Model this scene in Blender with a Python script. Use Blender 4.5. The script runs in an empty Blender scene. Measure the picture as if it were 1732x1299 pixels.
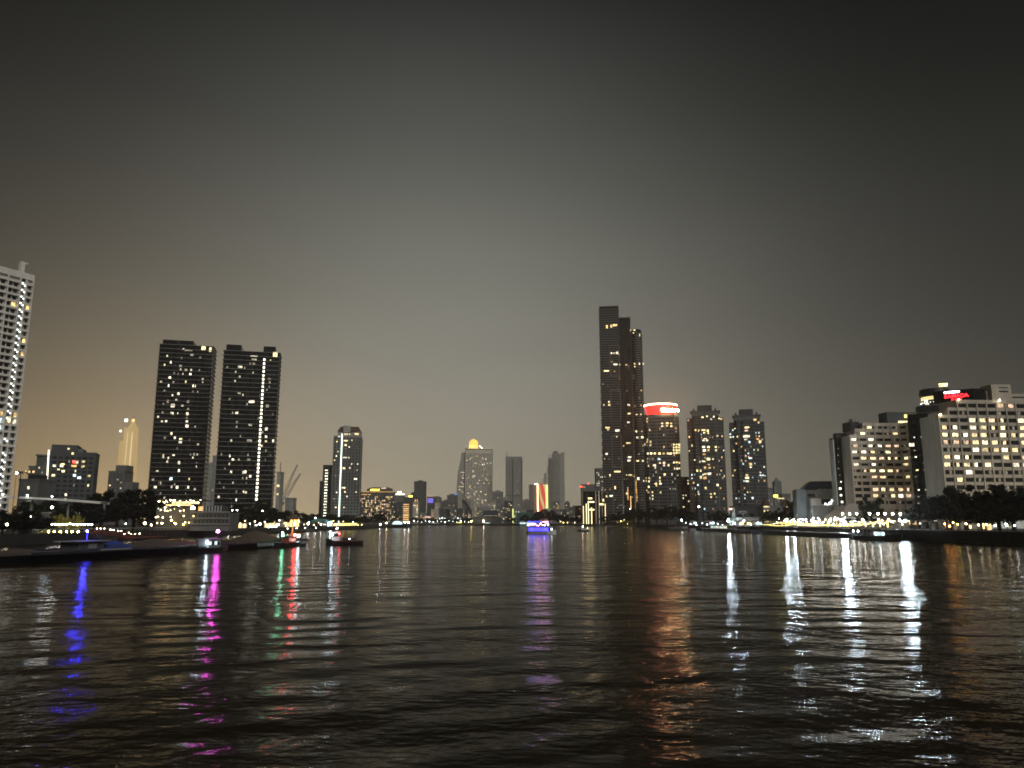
import bpy, bmesh, math, random
from mathutils import Vector, Matrix
rnd = random.Random(7)
R = math.radians
sc = bpy.context.scene
COL = sc.collection

# ------------------------------------------------------------------ camera
F = 1301.0; HC = 6.5; CX, CY = 866.0, 649.5
PITCH = math.atan(232.5 / F)
SP, CP = math.sin(PITCH), math.cos(PITCH)
cam = bpy.data.cameras.new('camera'); cam.sensor_width = 36; cam.lens = 36 * F / 1732
cam.clip_start = 0.5; cam.clip_end = 12000
co = bpy.data.objects.new('camera', cam); COL.objects.link(co)
co.location = (0, 0, HC); co.rotation_euler = (math.pi / 2 + PITCH, 0, 0)
sc.camera = co

# ------------------------------------------------------------------ world: light-polluted night sky
world = bpy.data.worlds.new('World'); sc.world = world; world.use_nodes = True
wn, wl = world.node_tree.nodes, world.node_tree.links
wn.clear()
def WN(t, **k):
    n = wn.new(t)
    for a, b in k.items(): setattr(n, a, b)
    return n
def wmath(op, a, b=None):
    n = WN('ShaderNodeMath', operation=op)
    for i, s in enumerate((a, b)):
        if s is None: continue
        if isinstance(s, (int, float)): n.inputs[i].default_value = s
        else: wl.new(s, n.inputs[i])
    return n.outputs[0]
tc = WN('ShaderNodeTexCoord')
sep = WN('ShaderNodeSeparateXYZ'); wl.new(tc.outputs['Generated'], sep.inputs[0])
el = wmath('MAXIMUM', sep.outputs[2], 0.0)
az = wmath('ARCTAN2', sep.outputs[0], sep.outputs[1])
ramp = WN('ShaderNodeValToRGB'); wl.new(el, ramp.inputs[0])
SKY = [(0.0, (.45, .405, .30)), (.05, (.42, .385, .298)), (.12, (.335, .313, .256)), (.22, (.250, .245, .208)),
       (.34, (.178, .178, .156)), (.47, (.086, .088, .080)), (.60, (.027, .028, .0265)), (1.0, (.014, .0145, .0145))]
cr = ramp.color_ramp
while len(cr.elements) < len(SKY): cr.elements.new(.5)
for e, (p, c) in zip(cr.elements, SKY): e.position = p; e.color = (*c, 1)
d1 = wmath('MULTIPLY', wmath('MULTIPLY', wmath('ADD', az, .09), 1 / .47), wmath('ADD', wmath('MULTIPLY', el, .55), 1.0))
lobe = wmath('EXPONENT', wmath('MULTIPLY', wmath('MULTIPLY', d1, d1), -1.0))
lf = wmath('ADD', wmath('MULTIPLY', lobe, .86), .14)
sc1 = WN('ShaderNodeVectorMath', operation='SCALE'); wl.new(ramp.outputs[0], sc1.inputs[0]); wl.new(lf, sc1.inputs['Scale'])
d2 = wmath('MULTIPLY', wmath('ADD', az, .47), 1 / .24)
lob2 = wmath('MULTIPLY', wmath('EXPONENT', wmath('MULTIPLY', wmath('MULTIPLY', d2, d2), -1.0)),
             wmath('EXPONENT', wmath('MULTIPLY', el, -11.0)))
warm = WN('ShaderNodeVectorMath', operation='SCALE'); warm.inputs[0].default_value = (.62, .36, .10); wl.new(lob2, warm.inputs['Scale'])
add = WN('ShaderNodeVectorMath', operation='ADD'); wl.new(sc1.outputs[0], add.inputs[0]); wl.new(warm.outputs[0], add.inputs[1])
cn = WN('ShaderNodeTexNoise'); cn.inputs['Scale'].default_value = 2.2; cn.inputs['Detail'].default_value = 4
cm = WN('ShaderNodeMapping'); cm.inputs['Scale'].default_value = (1, 1, 2.6); wl.new(tc.outputs['Generated'], cm.inputs[0]); wl.new(cm.outputs[0], cn.inputs['Vector'])
cv = wmath('ADD', wmath('MULTIPLY', cn.outputs[0], .26), .87)
clo = WN('ShaderNodeVectorMath', operation='SCALE'); wl.new(add.outputs[0], clo.inputs[0]); wl.new(cv, clo.inputs['Scale'])
bg = WN('ShaderNodeBackground'); wl.new(clo.outputs[0], bg.inputs[0]); bg.inputs[1].default_value = 1.0
wo = WN('ShaderNodeOutputWorld'); wl.new(bg.outputs[0], wo.inputs[0])

# faint general light of the city behind the camera
sl = bpy.data.lights.new('night_light', 'SUN'); sl.energy = 1.35; sl.angle = R(30); sl.color = (1, .98, .94)
so = bpy.data.objects.new('night_light', sl); COL.objects.link(so)
so.rotation_euler = (R(52), 0, R(30))

sc.view_settings.view_transform = 'Standard'; sc.view_settings.look = 'None'
sc.view_settings.exposure = 0; sc.view_settings.gamma = 1; sc.view_settings.use_curve_mapping = False
cy = sc.cycles
sc.render.engine = 'CYCLES'
cy.use_denoising = True; cy.denoiser = 'OPENIMAGEDENOISE'
cy.max_bounces = 5; cy.diffuse_bounces = 2; cy.glossy_bounces = 3; cy.transmission_bounces = 2; cy.volume_bounces = 1
cy.sample_clamp_indirect = 3.0; cy.use_light_tree = True; cy.caustics_reflective = False; cy.caustics_refractive = False
cy.filter_width = 1.75
cy.use_adaptive_sampling = True; cy.adaptive_threshold = .015

# ------------------------------------------------------------------ pixel helpers (a pixel is a direction only)
def ray(u, v):
    a, b = (u - CX) / F, (CY - v) / F
    return Vector((a, CP - b * SP, SP + b * CP))
def atY(u, v, Y):
    d = ray(u, v); t = Y / d.y; return Vector((d.x * t, Y, HC + d.z * t))
def atX(u, v, X):
    d = ray(u, v); t = X / d.x; return Vector((X, d.y * t, HC + d.z * t))
def atZ(u, v, z=0.0):
    d = ray(u, v); t = (z - HC) / d.z; return Vector((d.x * t, d.y * t, z))

# ------------------------------------------------------------------ materials
MATS = {}
def nmat(name):
    m = bpy.data.materials.new(name); m.use_nodes = True; MATS[name] = m
    n, l = m.node_tree.nodes, m.node_tree.links
    return m, n, l, n['Principled BSDF']
def surf(name, col, rough=.7, var=.25, scale=.35, metal=0, spec=.4, streak=True):
    """painted / rendered surface with uneven weathering"""
    m, n, l, p = nmat(name)
    g = n.new('ShaderNodeNewGeometry'); mp = n.new('ShaderNodeMapping'); mp.inputs['Scale'].default_value = (1, 1, .25 if streak else 1)
    l.new(g.outputs['Position'], mp.inputs[0])
    t = n.new('ShaderNodeTexNoise'); t.inputs['Scale'].default_value = scale; t.inputs['Detail'].default_value = 6; t.inputs['Roughness'].default_value = .65
    l.new(mp.outputs[0], t.inputs['Vector'])
    r = n.new('ShaderNodeMapRange'); r.inputs[1].default_value = .3; r.inputs[2].default_value = .7
    r.inputs[3].default_value = 1 - var; r.inputs[4].default_value = 1 + var * .6
    l.new(t.outputs[0], r.inputs[0])
    s = n.new('ShaderNodeVectorMath'); s.operation = 'SCALE'; s.inputs[0].default_value = col; l.new(r.outputs[0], s.inputs['Scale'])
    l.new(s.outputs[0], p.inputs['Base Color'])
    r2 = n.new('ShaderNodeMapRange'); r2.inputs[3].default_value = max(.02, rough - .1); r2.inputs[4].default_value = min(1, rough + .1)
    l.new(t.outputs[0], r2.inputs[0]); l.new(r2.outputs[0], p.inputs['Roughness'])
    p.inputs['Metallic'].default_value = metal; p.inputs['Specular IOR Level'].default_value = spec
    return m
def emit(name, col, strength, sampled=False, vary=.45, pane=False):
    """something that gives off light, or a lit surface given a glow; each object a little brighter or dimmer than the next"""
    m, n, l, p = nmat(name)
    p.inputs['Base Color'].default_value = (*[c * .3 for c in col], 1)
    p.inputs['Emission Color'].default_value = (*col, 1)
    if vary:
        o = n.new('ShaderNodeObjectInfo'); r = n.new('ShaderNodeMapRange')
        r.inputs[3].default_value = strength * (1 - vary); r.inputs[4].default_value = strength * (1 + vary)
        l.new(o.outputs['Random'], r.inputs[0]); src = r.outputs[0]
        if pane:                       # curtains and furniture behind the glass
            g = n.new('ShaderNodeNewGeometry'); t = n.new('ShaderNodeTexNoise'); t.inputs['Scale'].default_value = pane; t.inputs['Detail'].default_value = 2
            l.new(g.outputs['Position'], t.inputs['Vector'])
            r3 = n.new('ShaderNodeMapRange'); r3.inputs[1].default_value = .35; r3.inputs[2].default_value = .6; r3.inputs[3].default_value = .25; r3.inputs[4].default_value = 1.25
            l.new(t.outputs[0], r3.inputs[0])
            mm = n.new('ShaderNodeMath'); mm.operation = 'MULTIPLY'; l.new(src, mm.inputs[0]); l.new(r3.outputs[0], mm.inputs[1]); src = mm.outputs[0]
        l.new(src, p.inputs['Emission Strength'])
    else:
        p.inputs['Emission Strength'].default_value = strength
    m.cycles.emission_sampling = 'AUTO' if sampled else 'NONE'
    return m

# walls
surf('black_glass', (.006, .0065, .0065), .28, .3)
surf('dark_glass', (.022, .024, .025), .22, .3)
surf('grey_glass', (.045, .047, .047), .3, .3)
surf('slab_grey', (.26, .26, .235), .7)
surf('slab_dim', (.225, .24, .245), .7)
surf('dark_concrete', (.078, .084, .086), .75)
surf('mid_concrete', (.155, .16, .158), .75)
surf('concrete', (.29, .29, .272), .75)
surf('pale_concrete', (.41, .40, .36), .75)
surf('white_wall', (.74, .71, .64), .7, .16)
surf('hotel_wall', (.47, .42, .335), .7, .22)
surf('far_wall', (.78, .72, .60), .75)  # extra pale: floodlighting and haze put into the wall colour
surf('beige_wall', (.56, .50, .41), .7, .16)
surf('brown_roof', (.11, .06, .04), .7)
surf('navy_roof', (.018, .025, .045), .5)
surf('dark_metal', (.03, .03, .032), .5)
surf('black_hull', (.012, .012, .013), .45)
surf('blue_hull', (.012, .02, .045), .4)
surf('red_hull', (.10, .02, .015), .5)
surf('white_paint', (.6, .62, .62), .5)
surf('grey_paint', (.25, .26, .27), .55)
surf('sand', (.075, .055, .04), .95, .3, .8, streak=False)
surf('ground_dark', (.03, .03, .026), .9, .4, .1, streak=False)
surf('quay', (.035, .034, .03), .85, .4, .4)
surf('paving', (.16, .15, .14), .8, .3, .5, streak=False)
surf('bark', (.045, .035, .025), .9)
surf('leaf', (.014, .02, .009), .75, .5, 1.2, spec=.2, streak=False)
surf('leaf_dark', (.006, .008, .005), .8, .5, 1.2, spec=.15, streak=False)
surf('leaf_lit', (.16, .15, .04), .7, .4, 1.2, spec=.2, streak=False)  # lit copy of the leaf: yellow lamplight put into its colour
surf('red_paint', (.22, .03, .025), .6)
surf('teal_cloth', (.10, .28, .24), .8)
surf('blue_tarp', (.03, .05, .16), .7)
surf('dish_white', (.62, .60, .54), .6, .1)
# lit windows
emit('win_warm', (1, .68, .28), 1.7, pane=.9); emit('win_yellow', (1, .80, .38), 1.9, pane=.9)
emit('win_white', (1, .90, .66), 1.9, pane=.9); emit('win_cool', (.74, .95, 1), 1.8, pane=.9)
emit('win_orange', (1, .55, .2), 1.3, pane=.9); emit('win_dim', (.9, .8, .6), .4, pane=.9, vary=.75); emit('win_pink', (1, .62, .5), 1.6, pane=.9)
emit('room_warm', (1, .76, .40), 1.7, pane=1.5); emit('room_yellow', (1, .84, .46), 2.1, pane=1.5)
emit('room_white', (1, .90, .68), 2.1, pane=1.5); emit('room_pink', (1, .68, .45), 1.2, pane=1.5); emit('room_dim', (.8, .66, .5), .22, pane=1.5)
emit('stair_light', (.92, 1, .95), 4, vary=.3); emit('stair_warm', (1, .95, .72), 3.2, vary=.3)
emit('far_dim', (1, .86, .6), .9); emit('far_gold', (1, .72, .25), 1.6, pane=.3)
# lamps (light their surroundings and the river), signs, and lit surfaces given a glow
emit('lamp_far', (.9, .97, 1), 16, True, .4); emit('lamp_farwarm', (1, .74, .34), 15, True, .5); emit('lamp_white', (.90, .97, 1), 50, True, .3); emit('lamp_warm', (1, .82, .5), 42, True, .4)
emit('lamp_globe', (1, .96, .88), 75, True, .3)
emit('flood_white', (.70, .87, 1), 800, True, .15); emit('lamp_cool', (.70, .92, 1), 120, True, .3)
emit('lamp_blue', (.05, .05, 1), 1000, True, 0); emit('lamp_pink', (1, .10, .75), 260, True, 0)
emit('lamp_red', (1, .035, .03), 230, True, 0); emit('lamp_green', (.12, 1, .45), 60, True, 0)
emit('lamp_yellow', (1, .78, .12), 40, True, .3); emit('lamp_orange', (1, .42, .08), 70, True, .3)
emit('lamp_uplight', (1, .8, .12), 260, True, .3); emit('party_blue', (.05, .04, 1), 5, True, .3); emit('party_pink', (1, .2, .6), 22, True, .3); emit('party_white', (.85, .82, 1), 30, True, .3)
emit('rope_yellow', (1, .80, .22), 3.6, True, .3); emit('rope_white', (.85, .95, 1), 12, True, .3)
emit('sign_red', (1, .014, .012), 5, True, 0); emit('sign_white', (1, .64, .28), 230, True, 0); emit('rim_white', (1, .55, .28), 26, True, 0)
emit('letter_red', (1, .02, .03), 5.5, True, 0); emit('bar_violet', (.85, .8, 1), 9, True, 0)
emit('sign_teal', (.6, .95, 1), 3.5, True, 0); emit('sign_yellow', (1, .85, .1), 4, False, .2); emit('sign_blue', (.08, .28, .7), 1.2, False, 0)
emit('crown_gold', (1, .64, .12), 1.9, False, .3); emit('crown_cream', (1, .95, .6), 5, False, .2); emit('gold_tower', (1, .70, .30), .5, False, .1)  # floodlighting of dome, crown and gold tower put in as surface glow
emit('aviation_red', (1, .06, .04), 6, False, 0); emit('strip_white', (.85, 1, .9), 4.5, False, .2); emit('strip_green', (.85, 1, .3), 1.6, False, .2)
emit('column_gold', (1, .8, .38), 3.0, False, .4); emit('veil_cool', (.7, .95, .98), 1.6, True, .4); emit('veil_warm', (1, .76, .34), 1.7, True, .4)  # veil: also drapes, curtains, canopy; lamplight on them put in as glow
emit('bar_glow', (1, .86, .55), 9, True, 0); emit('violet_glow', (.25, .2, .9), .9, False, 0)

def led_banner():
    m, n, l, p = nmat('led_banner')
    g = n.new('ShaderNodeTexCoord'); w = n.new('ShaderNodeTexWave'); w.inputs['Scale'].default_value = 1.1; w.inputs['Distortion'].default_value = 3.5; w.inputs['Detail'].default_value = 1
    w.bands_direction = 'DIAGONAL'
    mp = n.new('ShaderNodeMapping'); mp.inputs['Scale'].default_value = (.8, .8, .8); l.new(g.outputs['Generated'], mp.inputs[0]); l.new(mp.outputs[0], w.inputs['Vector'])
    r = n.new('ShaderNodeValToRGB'); l.new(w.outputs['Fac'], r.inputs[0])
    r.color_ramp.elements[0].position = .45; r.color_ramp.elements[0].color = (1, .10, .05, 1); r.color_ramp.elements[1].position = .9; r.color_ramp.elements[1].color = (1, .75, .35, 1)
    l.new(r.outputs[0], p.inputs['Emission Color']); p.inputs['Emission Strength'].default_value = .75; p.inputs['Base Color'].default_value = (.02, .02, .02, 1)
    m.cycles.emission_sampling = 'NONE'
led_banner()

def water_mat():
    m, n, l, p = nmat('river_water')
    def M(op, a, b=None):
        k = n.new('ShaderNodeMath'); k.operation = op
        for i, s in enumerate((a, b)):
            if s is None: continue
            if isinstance(s, (int, float)): k.inputs[i].default_value = s
            else: l.new(s, k.inputs[i])
        return k.outputs[0]
    g = n.new('ShaderNodeNewGeometry')
    def noise(vec, sx, sy, detail, rough, rot=0.0, off=0.0):
        mp = n.new('ShaderNodeMapping'); mp.inputs['Rotation'].default_value = (0, 0, rot); mp.inputs['Scale'].default_value = (sx, sy, 0); mp.inputs['Location'].default_value = (off, off * .7, off)
        l.new(vec, mp.inputs[0])
        t = n.new('ShaderNodeTexNoise'); t.noise_dimensions = '2D'; t.inputs['Scale'].default_value = 1; t.inputs['Detail'].default_value = detail; t.inputs['Roughness'].default_value = rough
        l.new(mp.outputs[0], t.inputs['Vector']); return t.outputs[0]
    patch = n.new('ShaderNodeMapRange'); patch.inputs[1].default_value = .36; patch.inputs[2].default_value = .64; patch.inputs[3].default_value = .30; patch.inputs[4].default_value = 1.6
    l.new(noise(g.outputs['Position'], 1 / 60, 1 / 13, 3, .6, .12, 3.3), patch.inputs[0])
    wmask = n.new('ShaderNodeMapRange'); wmask.inputs[1].default_value = .46; wmask.inputs[2].default_value = .66; wmask.inputs[3].default_value = 0; wmask.inputs[4].default_value = 1
    l.new(noise(g.outputs['Position'], 1 / 34, 1 / 22, 1, .5, .5, 7.7), wmask.inputs[0])
    def wake(vec):                 # leftover boat wakes: slanting trains of low crests in patches
        mp = n.new('ShaderNodeMapping'); mp.inputs['Rotation'].default_value = (0, 0, R(62)); l.new(vec, mp.inputs[0])
        w = n.new('ShaderNodeTexWave'); w.inputs['Scale'].default_value = .085; w.inputs['Distortion'].default_value = 5; w.inputs['Detail'].default_value = 1; w.inputs['Detail Scale'].default_value = .6
        l.new(mp.outputs[0], w.inputs['Vector']); return M('MULTIPLY', M('MULTIPLY', w.outputs['Fac'], .07), wmask.outputs[0])
    def height(vec):
        a = M('MULTIPLY', noise(vec, 1 / 11, 1 / 5.5, 1, .5, .15), .46)
        b = M('MULTIPLY', noise(vec, 1 / 2.2, 1 / 1.6, 2, .5, -.2, 5.1), .135)
        c = M('MULTIPLY', noise(vec, 1 / .62, 1 / .40, 2, .55, .3, 9.7), .038)
        return M('ADD', M('ADD', a, wake(vec)), M('MULTIPLY', M('ADD', b, c), patch.outputs[0]))
    E = .08
    def shifted(dx, dy):
        v = n.new('ShaderNodeVectorMath'); v.operation = 'ADD'; l.new(g.outputs['Position'], v.inputs[0]); v.inputs[1].default_value = (dx, dy, 0); return height(v.outputs[0])
    h0 = height(g.outputs['Position'])
    gx = M('MULTIPLY', M('SUBTRACT', h0, shifted(E, 0)), 1 / E); gy = M('MULTIPLY', M('SUBTRACT', h0, shifted(0, E)), 1 / E)
    cb = n.new('ShaderNodeCombineXYZ'); l.new(gx, cb.inputs[0]); l.new(gy, cb.inputs[1]); cb.inputs[2].default_value = 1
    nv = n.new('ShaderNodeVectorMath'); nv.operation = 'NORMALIZE'; l.new(cb.outputs[0], nv.inputs[0])
    l.new(nv.outputs[0], p.inputs['Normal'])
    p.inputs['Base Color'].default_value = (.016, .012, .007, 1)
    p.inputs['Roughness'].default_value = .135; p.inputs['IOR'].default_value = 1.052
water_mat()

# ------------------------------------------------------------------ mesh helpers
def newmesh(name, V, Fc, mat, smooth=False):
    me = bpy.data.meshes.new(name); me.from_pydata([tuple(v) for v in V], [], Fc); me.update()
    if mat: me.materials.append(MATS[mat])
    if smooth:
        for p in me.polygons: p.use_smooth = True
    return me
class MB:
    def __init__(s): s.V, s.F = [], []
    def add(s, V, Fc):
        o = len(s.V); s.V += [Vector(v) for v in V]; s.F += [tuple(i + o for i in f) for f in Fc]; return s
    def box(s, x0, x1, y0, y1, z0, z1):
        return s.add([(x0, y0, z0), (x1, y0, z0), (x1, y1, z0), (x0, y1, z0), (x0, y0, z1), (x1, y0, z1), (x1, y1, z1), (x0, y1, z1)],
                     [(0, 3, 2, 1), (4, 5, 6, 7), (0, 1, 5, 4), (1, 2, 6, 5), (2, 3, 7, 6), (3, 0, 4, 7)])
    def prism(s, poly, z0, z1, top=None):
        """poly: list of (x,y) counter-clockwise; top: other outline for the upper face"""
        n = len(poly); top = top or poly
        s.add([(x, y, z0) for x, y in poly] + [(x, y, z1) for x, y in top],
              [tuple(range(n - 1, -1, -1)), tuple(range(n, 2 * n))] + [(i, (i + 1) % n, n + (i + 1) % n, n + i) for i in range(n)])
        return s
    def tube(s, pts, rad, n=6):
        pts = [Vector(p) for p in pts]; rings = []
        for i, p in enumerate(pts):
            d = (pts[min(i + 1, len(pts) - 1)] - pts[max(i - 1, 0)]).normalized()
            a = d.orthogonal().normalized(); b = d.cross(a); r = rad[i] if isinstance(rad, (list, tuple)) else rad
            rings.append([p + a * (r * math.cos(2 * math.pi * k / n)) + b * (r * math.sin(2 * math.pi * k / n)) for k in range(n)])
        o = len(s.V); s.V += [v for rg in rings for v in rg]
        for i in range(len(pts) - 1):
            for k in range(n):
                s.F.append((o + i * n + k, o + i * n + (k + 1) % n, o + (i + 1) * n + (k + 1) % n, o + (i + 1) * n + k))
        s.F.append(tuple(o + k for k in range(n - 1, -1, -1))); s.F.append(tuple(o + (len(pts) - 1) * n + k for k in range(n)))
        return s
    def lathe(s, prof, c=(0, 0, 0), n=12, sx=1, sy=1):
        o = len(s.V)
        for r, z in prof:
            for k in range(n):
                a = 2 * math.pi * k / n; s.V.append(Vector((c[0] + sx * r * math.cos(a), c[1] + sy * r * math.sin(a), c[2] + z)))
        for i in range(len(prof) - 1):
            for k in range(n): s.F.append((o + i * n + k, o + i * n + (k + 1) % n, o + (i + 1) * n + (k + 1) % n, o + (i + 1) * n + k))
        s.F.append(tuple(o + k for k in range(n - 1, -1, -1))); s.F.append(tuple(o + (len(prof) - 1) * n + k for k in range(n)))
        return s
    def mesh(s, name, mat, smooth=False): return newmesh(name, s.V, s.F, mat, smooth)
    def build(s, name, mat, parent=None, loc=(0, 0, 0), rz=0, smooth=False): return ob(name, s.mesh(name, mat, smooth), parent, loc, rz)
def ob(name, me, parent=None, loc=(0, 0, 0), rz=0.0):
    o = bpy.data.objects.new(name, me); COL.objects.link(o); o.parent = parent; o.location = loc
    if rz: o.rotation_euler = (0, 0, rz)
    return o
def tag(o, label, cat, group=None):
    o['label'] = label; o['category'] = cat
    if group: o['group'] = group
    return o
def thing(name, label, cat, loc=(0, 0, 0), rz=0.0, group=None): return tag(ob(name, None, None, loc, rz), label, cat, group)
def kind(o, k): o['kind'] = k; return o
CACHE = {}
def boxm(mat, dx, dy, dz):
    k = (mat, round(dx, 2), round(dy, 2), round(dz, 2))
    if k not in CACHE: CACHE[k] = MB().box(-k[1] / 2, k[1] / 2, -k[2] / 2, k[2] / 2, -k[3] / 2, k[3] / 2).mesh('box', mat)
    return CACHE[k]
def ballm(mat, r, squash=1.0):
    k = ('ball', mat, round(r, 2), squash)
    if k not in CACHE:
        bm = bmesh.new(); bmesh.ops.create_icosphere(bm, subdivisions=2, radius=r)
        for v in bm.verts: v.co.z *= squash
        me = bpy.data.meshes.new('globe'); bm.to_mesh(me); bm.free(); me.materials.append(MATS[mat])
        for p in me.polygons: p.use_smooth = True
        CACHE[k] = me
    return CACHE[k]
def copy_tree(o, parent=None):
    c = o.copy(); COL.objects.link(c); c.parent = parent
    for ch in o.children: copy_tree(ch, c)
    return c
def text_mesh(body, size, mat, depth=.1):
    cu = bpy.data.curves.new('lettering', 'FONT'); cu.body = body; cu.size = size; cu.extrude = depth; cu.align_x = 'CENTER'; cu.align_y = 'CENTER'; cu.offset = size * .012
    t = bpy.data.objects.new('lettering', cu); COL.objects.link(t)
    me = bpy.data.meshes.new_from_object(t.evaluated_get(bpy.context.evaluated_depsgraph_get()))
    bpy.data.objects.remove(t); me.materials.clear(); me.materials.append(MATS[mat])
    return me

# ------------------------------------------------------------------ building frame: local x along the front, y into the depth, z up
GL, GR = 2.6, 3.4           # land level on the two banks
class Bld:
    def __init__(s, name, label, cat, u0, u1, vt, Y, depth, rz=0.0, zg=None, group=None, w=None):
        vm = (vt + 860) / 2
        c = atY((u0 + u1) / 2, vm, Y)
        s.zg = zg if zg is not None else (GR if u0 > 900 else GL)
        s.d = depth; s.rz = rz
        s.M = Matrix.Translation((c.x, Y, s.zg)) @ Matrix.Rotation(rz, 4, 'Z'); s.Mi = s.M.inverted()
        x0, x1 = s.hit(u0, vm)[0], s.hit(u1, vm)[0]
        s.w = w if w else x1 - x0
        o = s.M @ Vector(((x0 + x1) / 2, 0, 0)); s.M = Matrix.Translation(o) @ Matrix.Rotation(rz, 4, 'Z'); s.Mi = s.M.inverted()
        s.root = thing(name, label, cat, o, rz, group)
        s.h = s.hit((u0 + u1) / 2, vt)[1]
    def hit(s, u, v, y=0.0):
        o = s.Mi @ Vector((0, 0, HC)); d = s.Mi.to_3x3() @ ray(u, v); t = (y - o.y) / d.y; p = o + d * t; return p.x, p.z
    def hitx(s, u, v, x):
        o = s.Mi @ Vector((0, 0, HC)); d = s.Mi.to_3x3() @ ray(u, v); t = (x - o.x) / d.x; p = o + d * t; return p.y, p.z
    def box(s, name, mat, x0, x1, y0, y1, z0, z1, parent=None):
        return ob(name, boxm(mat, x1 - x0, y1 - y0, z1 - z0), parent or s.root, ((x0 + x1) / 2, (y0 + y1) / 2, (z0 + z1) / 2))
    def mesh(s, name, mb, mat, parent=None, smooth=False): return mb.build(name, mat, parent or s.root, smooth=smooth)
    def px(s, n): return n * (s.root.location.y) / F          # n photo pixels in metres at the front
    def win(s, x, z, w, h, mat, y=0.0, name='window', side=False):
        if side: return ob(name, boxm(mat, .16, w, h), s.root, (x, y, z))
        return ob(name, boxm(mat, w, .16, h), s.root, (x, y - .03, z))
    def wins(s, lst, mat='win_white', y=0.0, w=4.0, h=4.5):
        for t in lst:
            u, v = t[0], t[1]; ww = t[2] if len(t) > 2 else w; hh = t[3] if len(t) > 3 else h; m = t[4] if len(t) > 4 else mat
            x, z = s.hit(u, v, y); s.win(x, z, round(s.px(ww) * .86, 1), round(s.px(hh) * .82, 1), m, y)
    def scatter(s, n, x0, x1, z0, z1, fl, cw, mats, ww, hh, y=0.0, seed=1, fill=1.0):
        r = random.Random(seed); nf = max(1, int((z1 - z0) / fl)); nc = max(1, int((x1 - x0) / cw))
        cells = [(i, j) for i in range(nc) for j in range(nf)]; r.shuffle(cells)
        for i, j in cells[:n]:
            s.win(x0 + (i + .5) * (x1 - x0) / nc, z0 + (j + .5) * fl, ww * r.choice((.5, .7, .9, 1.1)), hh, r.choice(mats), y)
    def slabs(s, n, x0, x1, y0, y1, z0, dz, t, mat, name='floor_slab'):
        for k in range(n): s.box(name, mat, x0, x1, y0, y1, z0 + k * dz, z0 + k * dz + t)
    def grid(s, name, mat, x0, x1, z0, z1, cw, fl, ww, hh, y=0.0, t=.12):
        """unlit windows too small to pick apart: one part"""
        mb = MB(); nc = max(1, int(round((x1 - x0) / cw))); nf = max(1, int(round((z1 - z0) / fl)))
        cw = (x1 - x0) / nc; fl = (z1 - z0) / nf
        for i in range(nc):
            for j in range(nf):
                x = x0 + (i + .5) * cw; z = z0 + (j + .5) * fl; mb.box(x - ww / 2, x + ww / 2, y - t, y + .02, z - hh / 2, z + hh / 2)
        return kind(s.mesh(name, mb, mat), 'stuff')


# ================================================================== the setting
def sheet(name, x0, x1, y0, y1, z, mat):
    return kind(newmesh_ob(name, [(x0, y0, z), (x1, y0, z), (x1, y1, z), (x0, y1, z)], [(0, 1, 2, 3)], mat), 'structure')
def newmesh_ob(name, V, Fc, mat): return ob(name, newmesh(name, V, Fc, mat))
sheet('river', -600, 600, -250, 1600, 0, 'river_water')
BL, BR = -138.0, 138.0
def bank(name, poly, z): return kind(MB().prism(poly, -1.0, z).build(name, 'ground_dark'), 'structure')
bank('ground_left_bank', [(-3000, -240), (BL, -240), (BL, 520), (-132, 700), (-140, 900), (-170, 1150), (-230, 1290), (-3000, 1290)], GL)
bank('ground_right_bank', [(BR, -240), (3000, -240), (3000, 1290), (150, 1290), (150, 1000), (142, 700), (BR, 450)], GR)
bank('ground_far_bank', [(-3000, 1292), (3000, 1292), (3000, 4400), (-3000, 4400)], 2.2)
# quay walls and riverside paving strips
kind(MB().box(BR - .5, BR - .02, -60, 450, -1, GR + .25).build('embankment_right', 'quay'), 'structure')
kind(MB().box(BL + .02, BL + .5, -60, 520, -1, GL + .5).build('embankment_left', 'quay'), 'structure')
kind(MB().box(BR, BR + 9, 255, 449, GR - .3, GR + .05).build('promenade_right', 'paving'), 'structure')
kind(MB().box(BL - 8, BL, 215, 519, GL - .3, GL + .05).build('promenade_left', 'paving'), 'structure')

def haze():
    m = bpy.data.materials.new('haze_air'); m.use_nodes = True; n, l = m.node_tree.nodes, m.node_tree.links; n.clear()
    v = n.new('ShaderNodeVolumePrincipled'); v.inputs['Color'].default_value = (.97, .95, .91, 1); v.inputs['Density'].default_value = .00014; v.inputs['Anisotropy'].default_value = .8
    o = n.new('ShaderNodeOutputMaterial'); l.new(v.outputs[0], o.inputs['Volume']); MATS['haze_air'] = m
    m.cycles.homogeneous_volume = True
    h = kind(MB().box(-3100, 3100, -300, 4500, -2, 348).build('haze', 'haze_air'), 'stuff')
haze()

# ================================================================== left bank buildings
def crop(lst, ox, oy, s):
    """windows read off an enlarged view: x, y, w, h (+ material) -> photo pixels"""
    r = []
    for t in lst:
        x, y = t[0], t[1]; w = t[2] if len(t) > 2 and isinstance(t[2], (int, float)) else 18; h = t[3] if len(t) > 3 and isinstance(t[3], (int, float)) else 16
        m = t[-1] if isinstance(t[-1], str) else None
        e = [ox + x / s, oy + y / s, max(w / s, 1.6), max(h / s, 1.6)]
        if m: e.append(m)
        r.append(tuple(e))
    return r
def varied(lst, mats, seed):
    r = random.Random(seed); return [t if len(t) > 4 else t + (r.choice(mats),) for t in lst]

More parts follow.
